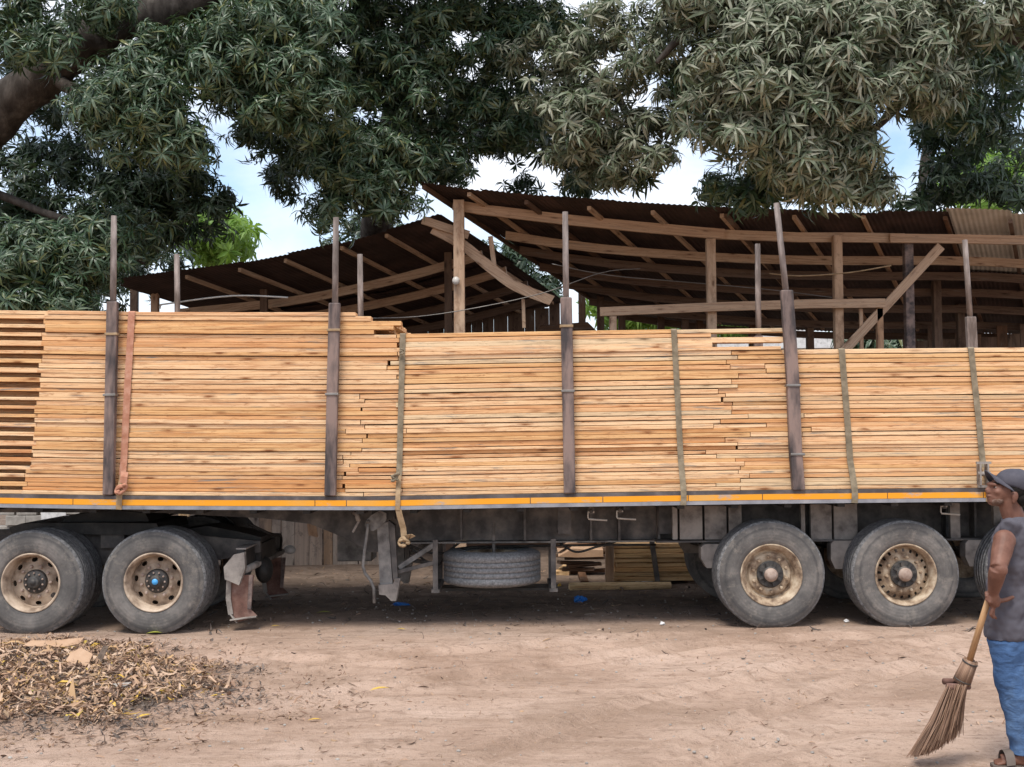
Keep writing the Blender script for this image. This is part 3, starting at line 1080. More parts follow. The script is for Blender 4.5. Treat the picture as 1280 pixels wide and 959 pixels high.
# rubber mud wings over the rear tyre and torque-rod boxes
p = P(196, 727, 12.2)
mb = MB()
arc = []
for k in range(15):
    q = rad(20 + 100 * k / 14)
    arc.append((p.x + 0.62 * math.cos(q), 0.50 + 0.62 * math.sin(q)))
out = arc + [(p.x + (x - p.x) * 0.975, 0.5 + (z - 0.5) * 0.975) for x, z in reversed(arc)]
v, f = prism(out, 13.66, 14.4)
mesh_obj('mudguard', v, f, 'black_steel', tractor)
pl = px_poly([(228, 662), (262, 657), (300, 664), (328, 671), (328, 679), (228, 680)], 13.0)
v, f = prism(pl, 12.93, 13.45)
mesh_obj('fifth_wheel_ramp', v, f, 'black_steel', tractor)
# fifth wheel plate and its mounts
pl = px_poly([(25, 657), (40, 652), (130, 651), (205, 652), (210, 662), (170, 666), (28, 664)], 12.9)
v, f = prism(pl, 12.62, 13.80)
mesh_obj('fifth_wheel', v, f, 'black_steel', tractor)
pl = px_poly([(80, 652), (92, 643), (150, 637), (185, 641), (190, 651)], 12.9)
v, f = prism(pl, 12.8, 13.6)
mesh_obj('king_pin_plate', v, f, 'black_steel', trailer)
for a in (60, 150):
    p = P(a, 668, 12.9)
    v, f = box(p.x - 0.12, p.x + 0.12, 12.66, 12.74, p.z - 0.12, p.z + 0.03)
    mesh_obj('fifth_wheel_mount', v, f, 'dark_steel', tractor)
# rear under-run bar with lamp boxes and mud flap hangers
bx = P(300, 700, 12.3).x
v, f = box(bx - 0.02, bx + 0.05, 12.25, 14.2, 0.60, 0.78)
mesh_obj('rear_bar', v, f, 'black_steel', tractor)
tube_obj('bar_tube', [Vector((bx + 0.055, 12.28, 0.575)), Vector((bx + 0.075, 14.1, 0.585))], 0.036, 'dusty_steel', tractor, 12)
v, f = prism([(bx - 0.12, 0.50), (bx + 0.02, 0.44), (bx + 0.08, 0.60), (bx + 0.07, 0.76), (bx - 0.03, 0.74), (bx - 0.13, 0.62)], 12.16, 12.249)
mesh_obj('end_plate', v, f, 'dusty_steel', tractor)
v, f = box(bx - 0.03, bx + 0.07, 12.2495, 14.1, 0.781, 0.795)
mesh_obj('bar_cap', v, f, 'dusty_steel', tractor)
for Y in (12.24, 13.95):
    k_ = Y / 12.24
    pl = [(bx + (a - 300) * 0.00795, 0.50 - (b_ - 720) * 0.0080) for a, b_ in ((289, 716), (319, 716), (317, 742), (315, 758), (323, 766), (316, 769), (299, 774), (291, 764), (288, 745))]
    v, f = prism(pl, Y - 0.006, Y + 0.006)
    fl = mesh_obj('mudflap_hanger', v, f, 'rust_red', tractor)
    pl2 = [(x_ - 0.002, z_) for x_, z_ in (pl[0], pl[8], pl[7], pl[6])]
    for q0, q1 in zip(pl2[:-1], pl2[1:]):
        beam('flap_edge', (q0[0], Y - 0.02, q0[1]), (q1[0], Y - 0.02, q1[1]), 0.05, 0.014, 'dusty_steel', fl)
    beam('flap_foot', (pl[7][0], Y - 0.04, pl[7][1] - 0.05), (pl[4][0], Y - 0.02, pl[4][1] - 0.005), 0.10, 0.012, 'dusty_steel', fl)
    beam('flap_rib', (pl[2][0] - 0.01, Y - 0.02, pl[1][1]), (pl[3][0] - 0.01, Y - 0.02, pl[3][1]), 0.04, 0.012, 'rust_steel', fl)
v, f = ellipsoid((bx + 0.10, 13.0, 0.50), (0.09, 0.16, 0.14), 16, 10)
mesh_obj('air_tank', v, f, 'black_steel', tractor, True)
v, f = ellipsoid((bx + 0.16, 14.15, 0.60), (0.07, 0.05, 0.05), 12, 8)
mesh_obj('tail_lamp', v, f, 'white_plastic', tractor, True)
tube_obj('air_hose', catmull([Vector((bx - 0.1, 13.1, 0.98)), Vector((bx + 0.12, 13.2, 0.86)), Vector((bx + 0.16, 13.6, 0.80)), Vector((bx + 0.1, 13.9, 0.62))]), 0.016, 'black_steel', tractor, 7)

# ------------------------------------------------------------------ the load: three stacks of sawn planks
PITCH = 0.0427


def plank_vf(x0, x1, k, pitch, dz, th, dep, wig, taper=0.0):
    n = max(1, int((x1 - x0) / 0.8))
    v, f = [], []
    zb = deck_z(x0)
    ph = RD.uniform(0, 9)
    for i in range(n + 1):
        x = x0 + (x1 - x0) * i / n
        z = deck_z(x) - zb + wig * math.sin(ph + x * 1.7)
        yy = wig * 1.3 * math.sin(ph * 2 + x * 1.1)
        h = th * (1 - taper * i / n)
        c = 0.0028
        v += [(x - x0, yy + c, z), (x - x0, yy + dep, z), (x - x0, yy + dep, z + h), (x - x0, yy + c, z + h), (x - x0, yy, z + h - c), (x - x0, yy, z + c)]
    for i in range(n):
        a = i * 6
        for q in range(6):
            q2 = (q + 1) % 6
            f.append((a + q, a + q2, a + 6 + q2, a + 6 + q))
    f.append((5, 4, 3, 2, 1, 0))
    b = n * 6
    f.append((b, b + 1, b + 2, b + 3, b + 4, b + 5))
    return v, f, zb


def uneven_rows(n, seed):
    rr_ = random.Random(seed)
    h = [rr_.choice((0.8, 0.92, 1.0, 1.0, 1.08, 1.22)) * rr_.uniform(0.95, 1.05) for _ in range(n)]
    t_ = sum(h)
    z = [0.0]
    for q in h:
        z.append(z[-1] + q / t_ * n * PITCH)
    return z


_z = uneven_rows(32, 1)
_z = _z + [_z[-1] + q for q in uneven_rows(5, 2)[1:]]
_z = _z + [_z[-1] + q for q in uneven_rows(5, 3)[1:]]
ROWS = {'left': _z, 'mid': _z, 'right': _z}


def plank(parent, xa, xb, k, pitch=PITCH, y=None, dep=0.17, th=None, mat='sawn_pine', dz=0.0, taper=0.0, tilt=0.0):
    rz_ = ROWS[STACK_ROWS[parent.name]]
    th = (rz_[k + 1] - rz_[k]) * RD.choice((0.82, 0.90, 0.94, 0.97)) * RD.uniform(0.98, 1.01)
    if mat == 'sawn_pine':
        q_ = RD.random()
        mat = 'sawn_pine_brown' if q_ < 0.2 else ('sawn_pine_grey' if q_ < 0.3 else mat)
    y = YN + 0.012 + RD.uniform(-0.011, 0.011) if y is None else y
    v, f, zb = plank_vf(xa, xb, k, pitch, 0, th, dep, 0.0012, taper)
    mw = Matrix.Translation((xa, y, zb + 0.002 + rz_[k] + dz)) @ Matrix.Rotation(tilt, 4, 'Y')
    return mesh_obj('plank', v, f, mat, parent, False, mw)


def stack_core(parent, xa_xb, n, pitch=PITCH, y0=None):
    """inner boards of the stack that only show at gaps and ends"""
    mb = MB()
    rz_ = ROWS[STACK_ROWS[parent.name]]
    for k in range(n):
        xa, xb = xa_xb(k)
        th_ = (rz_[k + 1] - rz_[k]) * 0.96
        y = YN + 0.20
        if y0 and k % 2:
            # short rows: a set-back row of boards further in
            v, f, zb = plank_vf(y0, xa - 0.02, k, pitch, 0, th_, 1.6, 0.0)
            mb.add(([(p[0] + y0, p[1] + 12.20, p[2] + zb + 0.002 + rz_[k]) for p in v], f))
        while y < 14.36:
            wd = RD.uniform(0.18, 0.26)
            y2 = min(y + wd, 14.40)
            v, f, zb = plank_vf(xa + RD.uniform(-0.02, 0.0), xb - RD.uniform(0.0, 0.03), k, pitch, 0, th_, y2 - y - 0.004, 0.0)
            mb.add(([(p[0] + xa, p[1] + y, p[2] + zb + 0.002 + rz_[k]) for p in v], f))
            y = y2
    return mb.build('inner_plank', 'sawn_pine', parent, False, None, 'stuff')


left_stack = thing('lumber_stack', 'tallest stack of sawn planks on the trailer, ends staggered above the tractor wheels', 'lumber stack', (px_x(200), 13.2, deck_z(px_x(200))), 'lumber stacks on the trailer')
mid_stack = thing('lumber_stack', 'middle stack of sawn planks with loose boards at its top right corner', 'lumber stack', (px_x(700), 13.2, deck_z(px_x(700))), 'lumber stacks on the trailer')
right_stack = thing('lumber_stack', 'lowest stack of sawn planks above the trailer wheels and behind the capped man', 'lumber stack', (px_x(1150), 13.2, deck_z(px_x(1150))), 'lumber stacks on the trailer')

NL, NM, NR = 42, 37, 32
STACK_ROWS = {left_stack.name: 'left', mid_stack.name: 'mid', right_stack.name: 'right'}
j1, j2 = [], []
XE = X_R - 0.1
for k in range(NL):
    py = 617 - k * 5.45
    # left ends: stagger line and alternate boards running on to the left
    if py > 398:
        e = np.interp(py, [398, 405, 440, 500, 560, 600, 617], [50, 54, 50, 45, 42, 32, 27]) + RD.uniform(-3, 4)
    else:
        e = 50 + RD.uniform(-4, 14)
    # joint between the left and the middle stack
    if k < 26:
        a = RD.choice([430, 436, 441, 447, 452, 458]) + RD.uniform(-3, 3)
        if RD.random() < 0.25:
            a = RD.uniform(496, 507)
    elif k < NM:
        a = RD.uniform(496, 508) if RD.random() < 0.75 else RD.uniform(470, 496)
    else:
        a = [468, 493, 503, 464, 445][min(4, k - NM)] + RD.uniform(-2, 2)
    j1.append(a)
    x_end = px_x(a)
    run_on = (k % 2 == 0) or py < 396
    xs = px_x(-185) if run_on else px_x(e)
    if k >= NM:
        s = px_x(RD.uniform(160, 300)) if RD.random() < 0.5 else None
    else:
        s = None
    if run_on:
        plank(left_stack, xs, px_x(e) - 0.004, k, y=YN + 0.018 + RD.uniform(0, 0.006))
        plank(left_stack, px_x(e), x_end - 0.004, k)
    else:
        plank(left_stack, xs, x_end - 0.004, k)
    # the middle stack
    if k < NM:
        b = RD.uniform(862, 988) if k < NR else RD.uniform(972, 990)
        if k < NR and RD.random() < 0.5:
            b = RD.uniform(888, 925)
        j2.append(b)
        g = RD.uniform(0.012, 0.028) if RD.random() < 0.18 else 0.004
        s0 = px_x(a) + g
        # a short filler end near the strap in the lower rows
        if k < 22 and RD.random() < 0.55:
            m_ = px_x(RD.uniform(494, 509))
            plank(mid_stack, s0, m_ - 0.003, k, y=YN + RD.uniform(-0.004, 0.014))
            s0 = m_ + 0.003
        if k >= NM - 5:
            # loosened top rows: right ends of alternate boards missing
            if k in (NM - 2, NM - 4):
                plank(mid_stack, s0, px_x(RD.uniform(862, 893)), k)
                continue
            if k in (NM - 1, NM - 3):
                m_ = px_x(RD.uniform(838, 856))
                plank(mid_stack, s0, m_, k)
                plank(mid_stack, m_ + 0.005, px_x(988 + RD.uniform(-6, 14)), k, y=YN + 0.02, tilt=RD.uniform(-0.004, 0.006))
                continue
            plank(mid_stack, s0, px_x(b), k)
            continue
        plank(mid_stack, s0, px_x(b) - 0.003, k)
    # the right stack
    if k < NR:
        g = RD.uniform(0.012, 0.028) if RD.random() < 0.25 else 0.004
        s0 = px_x(b) + g
        if RD.random() < 0.3:
            m_ = px_x(RD.uniform(max(b + 30, 930), 1010))
            plank(right_stack, s0, m_ - 0.003, k)
            s0 = m_ + 0.004
        plank(right_stack, s0, XE, k)
stack_core(left_stack, lambda k: (px_x(52 if k > 4 else 30) if k % 2 else px_x(-185), px_x(j1[k]) - 0.05), NL, y0=px_x(-180))
stack_core(mid_stack, lambda k: (px_x(j1[k]) + 0.05, px_x(j2[k] if k < NM - 4 else 860) - 0.04), NM)
stack_core(right_stack, lambda k: (px_x(j2[k]) + 0.06, XE - 0.02), NR)


# ------------------------------------------------------------------ side stakes
def stake(label, ybase, pts, hw, pipe_top, mat='rust_steel', bands=(), far=False, pr=0.030):
    """pts: pixel path of the channel from the deck up; pipe_top: pixel of the pipe's end"""
    base = P(pts[0][0], pts[0][1], ybase)
    t = thing('side_stake', label, 'stake', base, 'stakes along the trailer sides')
    mb = MB()
    pp = [P(a, b, ybase) for a, b in pts]
    for p in pp:
        x_, z_ = p.x, p.z
        y0, y1 = ybase - 0.040, ybase + 0.040
        mb.v += [(x_ - hw, y0, z_), (x_ + hw, y0, z_), (x_ + hw, y1, z_), (x_ - hw, y1, z_)]
    for i in range(len(pp) - 1):
        a = i * 4
        for k in range(4):
            k2 = (k + 1) % 4
            mb.f.append((a + k, a + k2, a + 4 + k2, a + 4 + k))
    e = (len(pp) - 1) * 4
    mb.f += [(3, 2, 1, 0), (e, e + 1, e + 2, e + 3)]
    ch = mb.build('channel', mat, t)
    bv = ch.modifiers.new('edge', 'BEVEL')
    bv.width = 0.012
    bv.segments = 2
    if pipe_top:
        a, b = pts[-1]
        p0 = P(a + 0.2, b + 10, ybase)
        p1 = P(pipe_top[0], pipe_top[1], ybase)
        tube_obj('pipe', [p0, p0.lerp(p1, 0.5), p1], [pr, pr, pr * 0.92], 'stake_pipe', t, 14)
    for (a, b, m_) in bands:
        p = P(a, b, ybase)
        h = 0.012
        v, f = cbox(p.x - hw - 0.008, p.x + hw + 0.008, ybase - 0.05, ybase + 0.049, p.z - h, p.z + h, 0.004)
        mesh_obj('tie_band', v, f, m_, ch)
    return t


YK = 11.945
stake('rusty stake beside the red strap, nearest the tractor wheels', YK, [(136, 619), (138.5, 500), (141, 377)], 0.052, (142.5, 270), bands=((140.5, 418, 'strap_tan'), (138.3, 494, 'wire')))
stake('rusty stake in front of the step where the tallest stack ends', YK, [(413, 620), (415.5, 500), (418.5, 379)], 0.055, (420, 272), bands=((417.5, 413, 'strap_tan'), (415.3, 493, 'wire')))
stake('straight upright stake in the middle, with pale wooden sleeve above the load', YK, [(712, 617), (710, 500), (707.5, 372)], 0.056, (706.5, 265), bands=((708, 408, 'strap_tan'), (709.7, 489, 'wire')))
stake('bent leaning stake with a red foot, rising from the middle stack to the leaves', YK, [(998, 613), (994, 560), (991, 480), (987, 420), (983, 363)], 0.060, (970.5, 254), bands=((990.8, 482, 'wire'), (996, 568, 'wire')))
p = P(997.5, 612, YK)
YF = 14.55
for a, top, lab in ((221, 318, 'thin far-side stake pipe between the red strap and the tallest step'), (450, 318, 'thin far-side stake pipe just above the staggered plank ends'), (947, 305, 'thin far-side stake pipe just left of the bent leaning stake')):
    stake(lab, YF, [(a + 1, 595), (a + 1, 420)], 0.05, (a, top), far=True, pr=0.034)
stake('far-side stake pipe in a wrapped sleeve near the right edge', YF, [(1217, 590), (1215, 430), (1213, 396)], 0.058, (1206, 300), mat='stake_pipe', far=True, pr=0.033)


# ------------------------------------------------------------------ straps
def ribbon(name, pts, wd, mat, parent=None, th=0.005):
    """flat webbing through points, its width along X"""
    mb = MB()
    pts = [Vector(p) for p in pts]
    for i, p in enumerate(pts):
        t = (pts[min(i + 1, len(pts) - 1)] - pts[max(i - 1, 0)]).normalized()
        sx = Vector((1, 0, 0)) - t * t.x
        sx.normalize()
        nn = t.cross(sx).normalized() * th / 2
        mb.v += [p - sx * wd / 2 - nn, p + sx * wd / 2 - nn, p + sx * wd / 2 + nn, p - sx * wd / 2 + nn]
    for i in range(len(pts) - 1):
        a = i * 4
        for k in range(4):
            k2 = (k + 1) % 4
            mb.f.append((a + k, a + k2, a + 4 + k2, a + 4 + k))
    e = (len(pts) - 1) * 4
    mb.f += [(3, 2, 1, 0), (e, e + 1, e + 2, e + 3)]
    return mb.build(name, mat, parent)


def strap(label, a_bot, a_top, n_layers, mat, wd, rail_mat=None, knot=None, tail=None, end_y=None):
    yb = rail_px(a_bot) + 9
    t = thing('load_strap', label, 'strap', P(a_bot, yb, 11.91), 'straps over the load')
    xb, xt = px_x(a_bot), px_x(a_top)
    zt = deck_z(xt) + n_layers * PITCH + 0.004
    zb = P(a_bot, yb, 11.91).z
    zr = deck_z(xb)
    pts = [Vector((xb - 0.005, 11.915, zb)), Vector((xb, 11.912, zr - 0.05)), Vector((xb, 11.922, zr + 0.02)), Vector((xb + (xt - xb) * 0.1, 11.982, zr + 0.20))]
    for q in np.linspace(0.2, 1, 8):
        pts.append(Vector((xb + (xt - xb) * q, 11.993 + 0.004 * math.sin(q * 9), zr + (zt - 0.01 - zr) * q)))
    pts += [Vector((xt, 12.01, zt)), Vector((xt + 0.02, 13.2, zt + 0.003)), Vector((xt + 0.03, 14.42, zt)), Vector((xt + 0.03, 14.52, zt - 0.1)), Vector((xt + 0.03, 14.53, zr - 0.1))]
    if rail_mat:
        ribbon('webbing', pts[3:], wd, mat, t)
        ribbon('rail_webbing', pts[:4], wd * 0.85, rail_mat, t)
    else:
        ribbon('webbing', pts, wd, mat, t)
    return t, xb, zr


def knot(parent, p, s, mat):
    mb = MB()
    for k in range(3):
        c = p + Vector((RD.uniform(-0.5, 0.5) * s, RD.uniform(-0.3, 0) * s, RD.uniform(-0.5, 0.5) * s))
        q = RD.uniform(0, 6)
        ring = [c + Vector((math.cos(u + q) * s * 0.8, -0.4 * s + 0.35 * s * math.sin(2 * u + k), math.sin(u) * s * (0.55 + 0.2 * k))) for u in np.linspace(0, 5.6, 14)]
        mb.add(tube(ring, s * 0.36, 7))
    return mb.build('knot', mat, parent, True)


t, xb, zr = strap('faded red strap knotted at the bottom, beside the leftmost stake', 153, 164, NL, 'strap_red', 0.066, 'strap_tan')
knot(t, P(151, 609, 11.90), 0.045, 'strap_red')
ribbon('loose_end', [P(154, 604, 11.93), P(155, 596, 11.925), P(156, 590, 11.94)], 0.07, 'strap_red', t)
t, xb, zr = strap('tan strap with a dangling knotted tail below the rail', 498, 504, NM, 'strap_grey', 0.055, 'strap_tan')
knot(t, P(494, 596, 11.93), 0.035, 'strap_grey')
knot(t, P(503, 440, 11.97), 0.02, 'strap_grey')
ribbon('loose_tail', [P(498, 637, 11.92), P(500, 646, 11.93), P(504, 660, 11.95), P(505, 671, 11.95)], 0.058, 'strap_tan', t)
knot(t, P(505, 678, 11.94), 0.04, 'strap_tan')
ribbon('loose_end', [P(508, 672, 11.93), P(514, 668, 11.92), P(516, 672, 11.92)], 0.06, 'strap_tan', t)
strap('grey brown strap right of the straight middle stake, before the loose boards', 852, 844, NM, 'strap_grey', 0.056)
strap('olive brown strap over the lowest stack, right of the bent stake', 1064, 1054, NR, 'strap_grey', 0.060)
t, xb, zr = strap('dark brown strap with a metal ratchet beside the peak of the man\'s cap', 1230, 1216, NR, 'strap_grey', 0.058, 'strap_tan')
mb = MB()
pr_ = P(1229, 592, 11.9)
mb.add(box(pr_.x - 0.045, pr_.x - 0.030, 11.86, 11.95, pr_.z - 0.11, pr_.z + 0.09))
mb.add(box(pr_.x + 0.030, pr_.x + 0.045, 11.86, 11.95, pr_.z - 0.11, pr_.z + 0.09))
mb.add(box(pr_.x - 0.07, pr_.x + 0.07, 11.87, 11.90, pr_.z + 0.092, pr_.z + 0.115))
mb.add(box(pr_.x - 0.055, pr_.x + 0.055, 11.88, 11.91, pr_.z - 0.135, pr_.z - 0.112))
mb.add(tube([(pr_.x - 0.06, 11.88, pr_.z), (pr_.x + 0.06, 11.88, pr_.z)], 0.02, 10))
mb.build('ratchet', 'dusty_steel', t)

# ------------------------------------------------------------------ sheds behind the trailer
def eave_line(pts):
    """pts of (px, py, Y) -> dense 3-D polyline"""
    return catmull([P(a, b, y) for a, b, y in pts], 8)


def along(line, x):
    """point of a polyline at world x (monotone in x)"""
    xs = [p.x for p in line]
    return Vector((x, float(np.interp(x, xs, [p.y for p in line])), float(np.interp(x, xs, [p.z for p in line]))))


def roof_sheet(parent, line, xa, xb, d, t0, t1, mat, lift=0.0, amp=0.006, pitch=0.076):
    n = int((xb - xa) / pitch * 6)
    m = 6
    mb = MB()
    org = along(line, xa) + d * t0
    rag = RD.uniform(-0.10, 0.06)
    for i in range(n + 1):
        x_ = xa + (xb - xa) * i / n
        e = along(line, x_)
        for j in range(m + 1):
            tt = t0 + rag + (t1 - t0) * j / m
            p = e + d * tt
            p.z += lift + amp * math.sin(2 * math.pi * (x_ - xa) / pitch) + 0.02 * math.sin(x_ * 0.9 + tt * 0.8)
            mb.v.append(p - org)
    for i in range(n):
        for j in range(m):
            a = i * (m + 1) + j
            mb.f.append((a, a + m + 1, a + m + 2, a + 1))
    return mb.build('roof_sheet', mat, parent, True, Matrix.Translation(org))


def poly_timber(name, pts, wd, hg, mat, parent):
    """a bowed timber along a polyline; local X runs along it"""
    pts = [Vector(p) for p in pts]
    m, L = frame(pts[0], pts[-1])
    mi = m.inverted()
    mb = MB()
    for p in pts:
        q = mi @ p
        mb.v += [(q.x, q.y - wd / 2, q.z - hg / 2), (q.x, q.y + wd / 2, q.z - hg / 2), (q.x, q.y + wd / 2, q.z + hg / 2), (q.x, q.y - wd / 2, q.z + hg / 2)]
    for i in range(len(pts) - 1):
        a = i * 4
        for k in range(4):
            k2 = (k + 1) % 4
            mb.f.append((a + k, a + 4 + k, a + 4 + k2, a + k2))
    e = (len(pts) - 1) * 4
    mb.f += [(0, 1, 2, 3), (e + 3, e + 2, e + 1, e)]
    return mb.build(name, mat, parent, False, m)


def post(parent, px, top, Y, wd, mat, name='post', lean=0.0, bottom=0.0, dep=None):
    p = P(px, top, Y)
    return beam(name, Vector((p.x + lean, Y, bottom - 0.05)), Vector((p.x, Y, p.z)), wd, dep or wd, mat, parent, 0.006)


shed_r = thing('timber_shed', 'large open shed with dark sagging tin roof behind the middle and right of the load', 'shed', (4, 20, 0), 'open timber sheds behind the trailer')
e_r = eave_line([(519, 224, 17.0), (560, 231, 17.0), (650, 244, 17.0), (750, 253, 17.0), (870, 260, 17.0), (1000, 263, 17.0), (1180, 264, 17.0), (1290, 270, 17.0), (1420, 280, 17.0)])
D_R = Vector((0.45, 1.0, -0.155))
x0, x_z, x1 = P(519, 224, 17).x, P(1180, 264, 17).x, P(1420, 280, 17).x
xs = list(np.linspace(x0, x_z, 9))
for a, b in zip(xs[:-1], xs[1:]):
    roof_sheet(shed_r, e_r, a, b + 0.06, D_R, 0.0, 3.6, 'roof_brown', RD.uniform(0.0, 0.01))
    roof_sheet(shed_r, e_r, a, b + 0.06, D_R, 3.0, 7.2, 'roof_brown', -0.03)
xs = list(np.linspace(x_z, x1, 4))
for a, b in zip(xs[:-1], xs[1:]):
    roof_sheet(shed_r, e_r, a + 0.03, b + 0.05, D_R, 0.0, 3.6, 'roof_zinc', 0.03)
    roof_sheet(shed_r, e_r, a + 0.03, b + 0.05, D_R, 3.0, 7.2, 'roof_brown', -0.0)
# rafters
for px, t1 in ((524, 6.8), (581, 6.8), (653, 6.8), (732, 6.8), (812, 6.8), (899, 6.8), (905, 6.5), (990, 6.8), (1077, 6.8), (1180, 6.8), (1262, 6.8)):
    e = along(e_r, P(px, 255, 17).x)
    beam('rafter', e + D_R * 0.12 + Vector((0, 0, -0.055)), e + D_R * t1 + Vector((RD.uniform(-0.1, 0.1), 0, -0.06)), 0.055, 0.06, 'shed_timber' if RD.random() < 0.6 else 'old_timber', shed_r)
# purlins under the rafters
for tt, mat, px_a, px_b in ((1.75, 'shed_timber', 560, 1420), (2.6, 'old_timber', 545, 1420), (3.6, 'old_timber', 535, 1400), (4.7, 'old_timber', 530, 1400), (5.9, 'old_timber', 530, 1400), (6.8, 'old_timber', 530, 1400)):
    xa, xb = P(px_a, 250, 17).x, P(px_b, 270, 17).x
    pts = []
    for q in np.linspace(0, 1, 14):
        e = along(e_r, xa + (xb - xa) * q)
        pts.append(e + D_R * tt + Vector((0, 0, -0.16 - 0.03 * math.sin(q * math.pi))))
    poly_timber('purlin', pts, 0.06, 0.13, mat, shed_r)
# header beam carried by the front posts
hp = [(566, 256), (600, 262), (700, 274), (800, 284), (880, 291), (905, 293)]
poly_timber('header_beam', [P(a, b, 17.6) for a, b in hp], 0.07, 0.145, 'shed_timber', shed_r)
hp = [(893, 293), (1000, 297), (1060, 297), (1130, 298)]
poly_timber('header_beam', [P(a, b, 17.68) for a, b in hp], 0.07, 0.135, 'shed_timber', shed_r)
hp = [(1112, 298), (1200, 299), (1300, 301), (1420, 305)]
poly_timber('header_beam', [P(a, b, 17.6) for a, b in hp], 0.07, 0.125, 'shed_timber', shed_r)
post(shed_r, 573.5, 251, 17.5, 0.155, 'shed_timber')
post(shed_r, 888, 299, 17.6, 0.13, 'shed_timber')
post(shed_r, 1046, 295, 17.6, 0.125, 'shed_timber')
post(shed_r, 1134.5, 303, 17.7, 0.125, 'rust_steel')
post(shed_r, 1099, 386, 17.55, 0.09, 'shed_timber')
post(shed_r, 1330, 305, 17.6, 0.13, 'shed_timber')
v, f = box(-0.1, 0.1, -0.07, 0.07, -0.03, 0.03)
beam('brace', P(1176, 308, 17.53), P(1040, 455, 17.53), 0.05, 0.13, 'shed_timber', shed_r)
poly_timber('tie_beam', [P(a, b, 17.45) for a, b in ((750, 390), (890, 384), (1010, 380), (1106, 379))], 0.06, 0.125, 'shed_timber', shed_r)
post(shed_r, 766, 396, 17.45, 0.10, 'shed_timber')
post(shed_r, 1076, 386, 17.55, 0.05, 'shed_timber')
# the bowed plank and struts hanging at the shed's left corner
poly_timber('bowed_plank', catmull([P(a, b, 17.75) for a, b in ((541, 286), (578, 306), (612, 334), (645, 358), (690, 376))], 4), 0.05, 0.15, 'shed_timber', shed_r)
beam('knee_brace', P(528, 275, 17.7), P(586, 294, 17.7), 0.05, 0.12, 'shed_timber', shed_r)
beam('hanging_strut', P(618, 334, 17.85), P(613, 296, 17.85), 0.07, 0.09, 'shed_timber', shed_r)
beam('hanging_strut', P(654, 374, 17.9), P(655, 410, 17.9), 0.05, 0.05, 'shed_timber', shed_r)
for px, top, Y in ((727, 341, 23.2), (750, 345, 22.9), (777, 376, 23.4), (856, 388, 23.2), (1012, 404, 23.0), (1170, 350, 20.5), (940, 390, 23.4), (826, 390, 23.6), (1200, 380, 22.0), (874, 388, 23.5)):
    post(shed_r, px, top, Y, 0.13, 'old_timber')
v, f = ellipsoid((0, 0, 0), (0.055, 0.05, 0.06), 12, 8)
mesh_obj('insulator', v, f, 'ceramic', shed_r, True, Matrix.Translation(P(570, 351, 17.36)))
# dark lean-to wall of slabs under the back of the right roof
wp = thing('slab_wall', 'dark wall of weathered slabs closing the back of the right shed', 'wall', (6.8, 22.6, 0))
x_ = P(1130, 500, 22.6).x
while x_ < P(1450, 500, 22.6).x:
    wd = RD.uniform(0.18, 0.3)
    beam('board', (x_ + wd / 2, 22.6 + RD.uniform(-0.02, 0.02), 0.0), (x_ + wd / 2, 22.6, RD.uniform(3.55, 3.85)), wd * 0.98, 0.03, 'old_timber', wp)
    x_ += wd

shed_l = thing('timber_shed', 'lower open shed with dark tin roof rising to the right behind the tallest stack', 'shed', (-3, 21, 0), 'open timber sheds behind the trailer')
e_l = eave_line([(128, 352, 19.4), (205, 343, 19.2), (290, 332, 18.9), (400, 309, 18.5), (480, 288, 18.2), (547, 268, 18.0)])
D_L = Vector((0.32, 1.0, -0.085))
xs = list(np.linspace(e_l[0].x, e_l[-1].x, 8))
for a, b in zip(xs[:-1], xs[1:]):
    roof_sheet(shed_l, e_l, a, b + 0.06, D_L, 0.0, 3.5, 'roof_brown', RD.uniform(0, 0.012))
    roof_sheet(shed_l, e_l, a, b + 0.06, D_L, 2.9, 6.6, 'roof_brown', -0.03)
for px in (215, 288, 350, 424, 482, 536):
    e = along(e_l, P(px, 300, 18.5).x)
    beam('rafter', e + D_L * 0.1 + Vector((0, 0, -0.055)), e + D_L * 6.4 + Vector((RD.uniform(-0.1, 0.1), 0, -0.06)), 0.055, 0.06, 'shed_timber', shed_l)
for tt, mat in ((1.9, 'shed_timber'), (3.1, 'shed_timber'), (4.3, 'old_timber'), (5.5, 'old_timber')):
    pts = []
    for q in np.linspace(0.02, 1.0, 12):
        e = along(e_l, e_l[0].x + (e_l[-1].x - e_l[0].x) * q)
        pts.append(e + D_L * tt + Vector((0, 0, -0.165 - 0.02 * math.sin(q * math.pi))))
    poly_timber('purlin', pts, 0.06, 0.14, mat, shed_l)
for px, top, Y, m_ in ((194, 366, 20.6, 'shed_timber'), (168, 362, 20.9, 'old_timber'), (330, 362, 20.6, 'old_timber'), (560, 316, 19.8, 'old_timber')):
    post(shed_l, px, top, Y, 0.12, m_)
tube_obj('bent_wire', catmull([P(200, 386, 16.5), P(201, 382, 16.5), P(208, 380, 16.5), P(290, 370, 16.6), P(360, 372, 16.8)], 5), 0.012, 'pale_wire', shed_l, 6)
# back wall of the left shed
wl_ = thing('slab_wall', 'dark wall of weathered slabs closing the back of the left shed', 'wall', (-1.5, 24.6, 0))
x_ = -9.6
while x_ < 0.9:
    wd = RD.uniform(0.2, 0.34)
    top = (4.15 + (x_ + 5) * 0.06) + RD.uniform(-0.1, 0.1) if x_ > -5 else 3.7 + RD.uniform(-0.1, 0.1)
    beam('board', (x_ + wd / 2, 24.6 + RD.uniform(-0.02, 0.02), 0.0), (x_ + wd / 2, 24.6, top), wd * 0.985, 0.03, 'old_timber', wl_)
    x_ += wd
